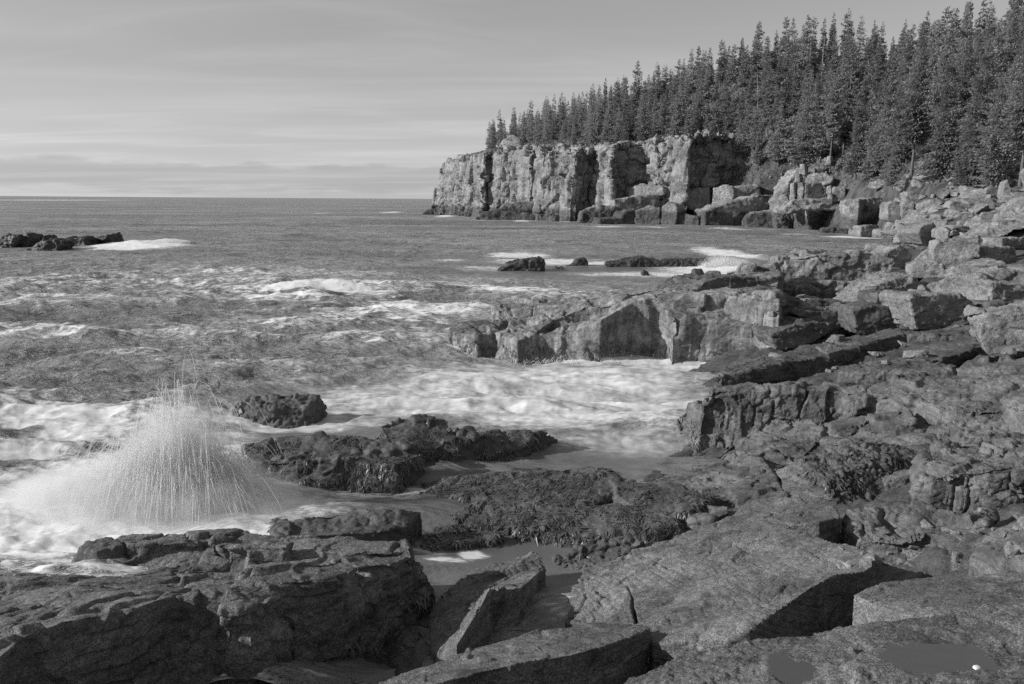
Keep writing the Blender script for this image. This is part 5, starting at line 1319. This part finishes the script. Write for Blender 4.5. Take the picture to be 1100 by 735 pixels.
for (c_, rx, ry, zf) in POOLS:
    an = np.linspace(0, 2 * math.pi, 72, endpoint=False)
    rad_ = []
    for a in an:
        t = np.linspace(.05, 1.9, 60)
        P_ = np.column_stack([c_[0] + rx * t * math.cos(a), c_[1] + ry * t * math.sin(a), t * 0])
        g_ = np.where(pool_r(P_, c_, rx, ry) > 1.0)[0]
        rad_.append(t[g_[0]] if len(g_) else 1.9)
    vs = [(c_[0] + rx * r_ * math.cos(a), c_[1] + ry * r_ * math.sin(a), zf - .002) for a, r_ in zip(an, rad_)] + [(c_[0], c_[1], zf - .002)]
    tag(simple('puddle', vs, [(k, (k + 1) % 72, 72) for k in range(72)], m_pool), kind='structure')

# limpet shell at the rim of the puddle
c = Z(*B3([(945, 668)])[0], POOLS[0][3] - .004)
m_shell, nt, bs, pos = new_mat('shell'); bs.inputs['Base Color'].default_value = (.72, .72, .72, 1); bs.inputs['Roughness'].default_value = .6
V, Fs = [], []
NR, NA = 8, 28
for i in range(NR + 1):
    t = i / NR
    for a in range(NA):
        an = a * 2 * math.pi / NA
        rr = .020 * math.sin(t * math.pi / 2) * (1 + .05 * math.cos(an * 7)) + .0002
        V.append((rr * 1.35 * math.cos(an) + .004 * (1 - t), rr * math.sin(an), .014 * math.cos(t * math.pi / 2) ** .8 + .004))
for i in range(NR):
    for a in range(NA):
        Fs.append((i * NA + a, i * NA + (a + 1) % NA, (i + 1) * NA + (a + 1) % NA, (i + 1) * NA + a))
o = simple('seashell', V, Fs, m_shell, smooth_=True); o.location = c; o.rotation_euler = (.1, .1, .5)
tag(o, 'small white limpet shell lying at the edge of the puddle in the corner', 'shell')

# ------------------------------------------------------------ splashes: jets of water that fly up and fall, and the mist between them
m_jet = bpy.data.materials.new('spray'); m_jet.use_nodes = True
nt = m_jet.node_tree; nt.nodes.remove(nt.nodes['Principled BSDF'])
d1 = nn(nt, 'ShaderNodeBsdfDiffuse', inp={'Color': (.96, .96, .96, 1)}); t1 = nn(nt, 'ShaderNodeBsdfTranslucent', inp={'Color': (.96, .96, .96, 1)}); tr = nn(nt, 'ShaderNodeBsdfTransparent')
m1 = nn(nt, 'ShaderNodeMixShader', inp={0: .5}); nt.links.new(d1.outputs[0], m1.inputs[1]); nt.links.new(t1.outputs[0], m1.inputs[2])
m2 = nn(nt, 'ShaderNodeMixShader', inp={0: .8}); nt.links.new(tr.outputs[0], m2.inputs[1]); nt.links.new(m1.outputs[0], m2.inputs[2])
nt.links.new(m2.outputs[0], nt.nodes['Material Output'].inputs[0])

def mist_mat(name, dens, scale, rad, power=1.6, streak=(1, 1, 1)):
    m = bpy.data.materials.new(name); m.use_nodes = True
    nt = m.node_tree; nt.nodes.remove(nt.nodes['Principled BSDF'])
    tc = nn(nt, 'ShaderNodeTexCoord')
    mp = nn(nt, 'ShaderNodeMapping'); mp.inputs['Scale'].default_value = tuple(1 / r_ for r_ in rad[:3])
    nt.links.new(tc.outputs['Object'], mp.inputs[0])
    ln = nn(nt, 'ShaderNodeVectorMath', operation='LENGTH'); nt.links.new(mp.outputs[0], ln.inputs[0])
    f = mth(nt, 'SUBTRACT', 1.0, ln.outputs['Value'], clamp=True)
    f = mth(nt, 'POWER', f, power)
    nz = smooth(nt, noise_n(nt, mapping(nt, tc.outputs['Object'], streak), scale, 5, .6, .4), .36, .7)
    dn = mth(nt, 'MULTIPLY', mth(nt, 'MULTIPLY', f, mth(nt, 'MULTIPLY_ADD', nz, .8, .2)), dens)
    pv = nn(nt, 'ShaderNodeVolumePrincipled', inp={'Color': (1, 1, 1, 1), 'Anisotropy': .1})
    nt.links.new(dn, pv.inputs['Density'])
    nt.links.new(pv.outputs[0], nt.nodes['Material Output'].inputs['Volume'])
    return m

def arcs(n, base, spread, vel, vang, seg, frac, rad, sd, droplets=0, fan=1.0, vz=(2, 6), lean=0.0, tube=3):
    """n water jets: parabolic arcs from a base line; each mesh strand covers part of its path"""
    r = np.random.default_rng(sd)
    V, Fa = [], []
    allp = []
    rag = np.interp(np.arange(34), np.arange(0, 36, 3), r.uniform(.55, 1.15, 12)) * r.uniform(.82, 1.08, 34)
    for k in range(n):
        u = r.uniform(-1, 1)
        b0 = np.array(base) + np.array([spread[0] * u, spread[1] * r.uniform(-1, 1), spread[2] * r.random()])
        w_ = vz[0] + (vz[1] - vz[0]) * r.random() ** 1.3 * (1 - .78 * min(1, abs(u + .1)) ** .9) * rag[int((u + 1) * 15.99)]
        vx = fan * u * r.uniform(.3, 1.3) + lean + r.normal(0, .45)
        vy = r.normal(0, .5)
        T = 2 * w_ / 9.8
        t0 = r.uniform(0, .8) * T; t1 = min(T * 1.02, t0 + frac * T * r.uniform(.5, 1.2))
        rr = rad * r.uniform(.4, 1.1)
        i0 = len(V)
        for j in range(seg + 1):
            t = t0 + (t1 - t0) * j / seg
            p = b0 + np.array([vx * t, vy * t, w_ * t - 4.9 * t * t])
            ww = rr * math.sin(math.pi * (j + .35) / (seg + .7))
            for a in range(tube):
                an = a * 2 * math.pi / tube
                V.append((p[0] + ww * math.cos(an), p[1] + ww * math.sin(an), p[2] + .3 * ww * math.sin(an)))
        for j in range(seg):
            for a in range(tube):
                Fa.append((i0 + j * tube + a, i0 + j * tube + (a + 1) % tube, i0 + (j + 1) * tube + (a + 1) % tube, i0 + (j + 1) * tube + a))
        allp.append(b0 + np.array([vx * t1, vy * t1, w_ * t1 - 4.9 * t1 * t1]))
    for k in range(droplets):
        p = allp[r.integers(len(allp))] + r.normal(0, .12, 3)
        q = rad * r.uniform(.6, 1.6); i0 = len(V)
        V += [tuple(p + np.array(o_) * q) for o_ in ((1, 0, 0), (0, 1, 0), (-1, 0, 0), (0, -1, 0))]
        V[-4:] = [(p[0] - q, p[1] - q, p[2] - q), (p[0] + q, p[1] - q, p[2] + q), (p[0] + q, p[1] + q, p[2] - q), (p[0] - q, p[1] + q, p[2] + q)]
        Fa += [(i0, i0 + 1, i0 + 2, i0 + 2), ]
        Fa[-1] = (i0, i0 + 1, i0 + 2, i0 + 3)
    return np.array(V), np.array(Fa)

def splash(px, py, label, n, spread, vz, fan, rad, mist, dens, sd, lean=0., frac=.5, drop=400, z0=0., seg=7, mscale=1.5, mzoff=0, streak=(1, 1, 1), power=1.6):
    c = Z(px, py, z0)
    e = bpy.data.objects.new('wave_splash', None); e.location = c; COL.objects.link(e)
    e.empty_display_size = .3
    tag(e, label, 'splash')
    V_, F_ = arcs(n, (0, 0, 0), spread, None, None, seg, frac, rad, sd, drop, fan, vz, lean)
    simple('water_jets', V_, F_, m_jet, parent=e, smooth_=True)
    if mist:
        bm = bmesh.new(); bmesh.ops.create_icosphere(bm, subdivisions=3, radius=1.0)
        for v_ in bm.verts:
            v_.co = Vector((v_.co.x * mist[0], v_.co.y * mist[1], v_.co.z * mist[2]))
        me = bpy.data.meshes.new('mist'); bm.to_mesh(me); bm.free()
        me.materials.append(mist_mat('mist', dens, mscale, mist, power, streak))
        o = bpy.data.objects.new('mist', me); o.parent = e; o.location = (mist[3] if len(mist) > 3 else 0, 0, mzoff); COL.objects.link(o)
    return e
big = splash(205, 560, 'tall fan-shaped burst of white spray where a wave hits the dark ledge on the left', int(12000 / Q), (.85, .5, .3), (1.8, 7.9), 1.1, .0046,
       (2.9, 1.5, 1.15, -.6), 12.0, 71, lean=-.3, frac=.42, drop=5000, mzoff=.1, mscale=2.2, streak=(2.2, 2.2, 1.0), power=.95)
for (n_, off_, spr_, vz_, fan_, ln_, sd_) in [(4200, (-.9, .1, 0), (.9, .5, .2), (1.0, 4.6), .9, -1.3, 171), (2600, (-2.0, .3, 0), (1.0, .6, .1), (.8, 3.2), .7, -.9, 172),
                                              (2200, (.55, 0, 0), (.45, .4, .3), (1.5, 5.2), .6, .55, 173), (1500, (-.15, 0, .2), (.25, .2, .3), (3.8, 7.5), .35, -.1, 174), (900, (-.5, 0, .2), (.2, .2, .3), (3.0, 7.0), .5, -.5, 175), (900, (.35, 0, .2), (.2, .2, .3), (3.0, 6.4), .4, .2, 176)]:
    V_, F_ = arcs(int(n_ / Q), off_, spr_, None, None, 6, .38, .0046, sd_, int(n_ * .5), fan_, vz_, ln_)
    simple('water_jets', V_, F_, m_jet, parent=big, smooth_=True)
for (off_, mr_, dn_, pw_) in [((-1.6, .2, -.1), (2.4, 1.3, .95), 11, 1.0), ((-.05, 0, .7), (.95, .65, 1.7), 9, 1.15), ((-.75, .1, .45), (1.2, .8, 1.0), 8, 1.2)]:
    bm = bmesh.new(); bmesh.ops.create_icosphere(bm, subdivisions=3, radius=1.0)
    for v_ in bm.verts:
        v_.co = Vector((v_.co.x * mr_[0], v_.co.y * mr_[1], v_.co.z * mr_[2]))
    me = bpy.data.meshes.new('mist'); bm.to_mesh(me); bm.free()
    me.materials.append(mist_mat('mist', dn_, 2.4, mr_, pw_, (1.6, 1.6, .9)))
    o = bpy.data.objects.new('mist', me); o.parent = big; o.location = off_; COL.objects.link(o)
splash(290, 572, 'small rounded puff of spray rising behind the broad bottom left ledge', 700, (.18, .15, .05), (1.2, 2.6), .55, .0055, (.45, .35, .45), 6, 72, frac=.5, drop=300, z0=.15, mzoff=.1)
splash(293, 449, 'low curtain of white water running off the small flat rock behind the big splash', 1100, (1.2, .3, .1), (.6, 1.9), .8, .006, (1.5, .6, .5), 3.5, 73, lean=-.2, frac=.6, drop=100, z0=.1)
splash(783, 290, 'burst of spray at the right end of the long low rock out in the surf', 3000, (1.6, .8, .3), (1.5, 5.6), 1.6, .016, (3.0, 2.0, 1.8), 2.4, 74, lean=-.3, frac=.35, drop=500)
splash(562, 279, 'thin plume of spray behind the dark wedge-shaped rock', 900, (1.8, .8, .2), (1.0, 3.6), 1.2, .014, (2.8, 1.5, 1.1), 1.6, 75, frac=.4, drop=150)
splash(612, 237.5, 'white burst of surf at the foot of the far cliff', 300, (2.2, 1, .3), (2.5, 6), 1.5, .09, (3.2, 2, 2.0), .8, 76, frac=.4, drop=50)
splash(480, 231, 'small white burst of surf at the seaward tip of the far cliff', 250, (2.6, 1, .3), (3, 7), 2, .12, (4.2, 2, 2.6), .5, 77, frac=.4, drop=50)
splash(640, 392, 'spray flying off the foot of the wedge-shaped ledge', 700, (3.0, .4, .1), (.8, 2.6), 1.4, .012, (3.4, .8, .6), .7, 78, frac=.5, drop=150, lean=.3)

# ------------------------------------------------------------ seaweed fronds on the tidal rocks
m_weed, nt, bs, pos = new_mat('rockweed')
v = mth(nt, 'MULTIPLY_ADD', smooth(nt, noise_n(nt, pos, 5, 4, .7), .3, .7), .10, .03)
nt.links.new(grey(nt, v), bs.inputs['Base Color']); bs.inputs['Roughness'].default_value = .42
VV = []
for co, no, (zlo, zhi, k), dep in SAMPLES:
    m = (co[:, 2] > zlo - .12) & (co[:, 2] < zhi) & (no[:, 2] > -.2)
    m &= fbm(co / .5, 3, 90) > -.12 + .5 * np.clip((co[:, 2] - zhi * .6) / max(zhi * .4, .01), 0, 1)
    idx = np.where(m)[0]
    if len(idx) == 0: continue
    area = (dep / 797 * 1.5 * Q) ** 2 * len(idx)
    if dep == 12: area = 40
    cnt = int(min(len(idx) * 2, area * 420 * k * (1 if dep < 16 else .4)))
    cnt = min(cnt, 34000)
    idx = rng.choice(idx, cnt)
    p = co[idx]; n_ = no[idx]
    lf = np.stack([fbm(p / .35 + 9 * q_, 2, 95 + q_) for q_ in range(3)], 1) * 1.6
    g = np.tile([0, -.25, -1.1], (cnt, 1)) + lf + rng.normal(0, .22, (cnt, 3))
    g -= (g * n_).sum(1)[:, None] * n_
    g /= np.linalg.norm(g, axis=1)[:, None] + 1e-9
    sdv = np.cross(g, n_); sdv /= np.linalg.norm(sdv, axis=1)[:, None] + 1e-9
    L = rng.uniform(.05, .17, cnt)[:, None] * (1 if dep < 16 else 1.6); wv_ = rng.uniform(.006, .015, cnt)[:, None] * (1 if dep < 16 else 1.8)
    lift = rng.uniform(.003, .018, cnt)[:, None]
    cu = rng.normal(0, .25, cnt)[:, None]
    a0 = p - n_ * .005
    a1 = p + g * L * .5 + n_ * lift + sdv * cu * L * .3
    a2 = p + g * L + n_ * lift * .5 + sdv * cu * L
    VV.append(np.stack([a0 - sdv * wv_ * .5, a0 + sdv * wv_ * .5, a1 - sdv * wv_, a1 + sdv * wv_, a2 - sdv * wv_ * .4, a2 + sdv * wv_ * .4], 1).reshape(-1, 3))
VV = np.vstack(VV); nb = len(VV) // 6
bse = np.arange(nb)[:, None] * 6
Fw = np.vstack([bse + np.array([0, 1, 3, 2]), bse + np.array([2, 3, 5, 4])])
o = simple('seaweed', VV, Fw, m_weed)
tag(o, 'dark rockweed draped over the low tidal rocks', kind='stuff')
print('rock verts', NV, 'weed', nb)

# loose stones wedged among the ledges, dropped onto whatever surface is there
dg = bpy.context.evaluated_depsgraph_get()
def stones(x0, x1, y0, y1, n, s0, s1, label, group):
    k = 0; tr = 0
    while k < n and tr < n * 12:
        tr += 1
        px, py = random.uniform(x0, x1), random.uniform(y0, y1)
        r_ = ray(px, py).normalized()
        hit, loc, nor, idx, ob, mt = sc.ray_cast(dg, Vector((0, 0, CAMZ)), r_, distance=90)
        if not hit or nor.z < .75 or ob.name.startswith(('sea', 'puddle', 'spruce', 'crown', 'water', 'mist')) or loc.z < .35: continue
        o = bpy.data.objects.new('stone', random.choice(vars_)); COL.objects.link(o)
        q = random.uniform(s0, s1) * random.uniform(.5, 1)
        o.location = loc + Vector((0, 0, q * .15)); o.scale = (q, q * random.uniform(.6, 1), q * random.uniform(.5, .9))
        o.rotation_euler = (random.uniform(-.3, .3), random.uniform(-.3, .3), random.uniform(0, 6.28))
        tag(o, label, 'stone', group); k += 1
stones(790, 1098, 285, 400, 20, .12, .4, 'one of the loose stones wedged between the slabs and boulders of the right shore', 'loose stones on the right shore')
stones(900, 1098, 545, 612, 26, .05, .14, 'one of the fist-sized stones in the dark gully right of the cracked slab', 'small stones in the gully')
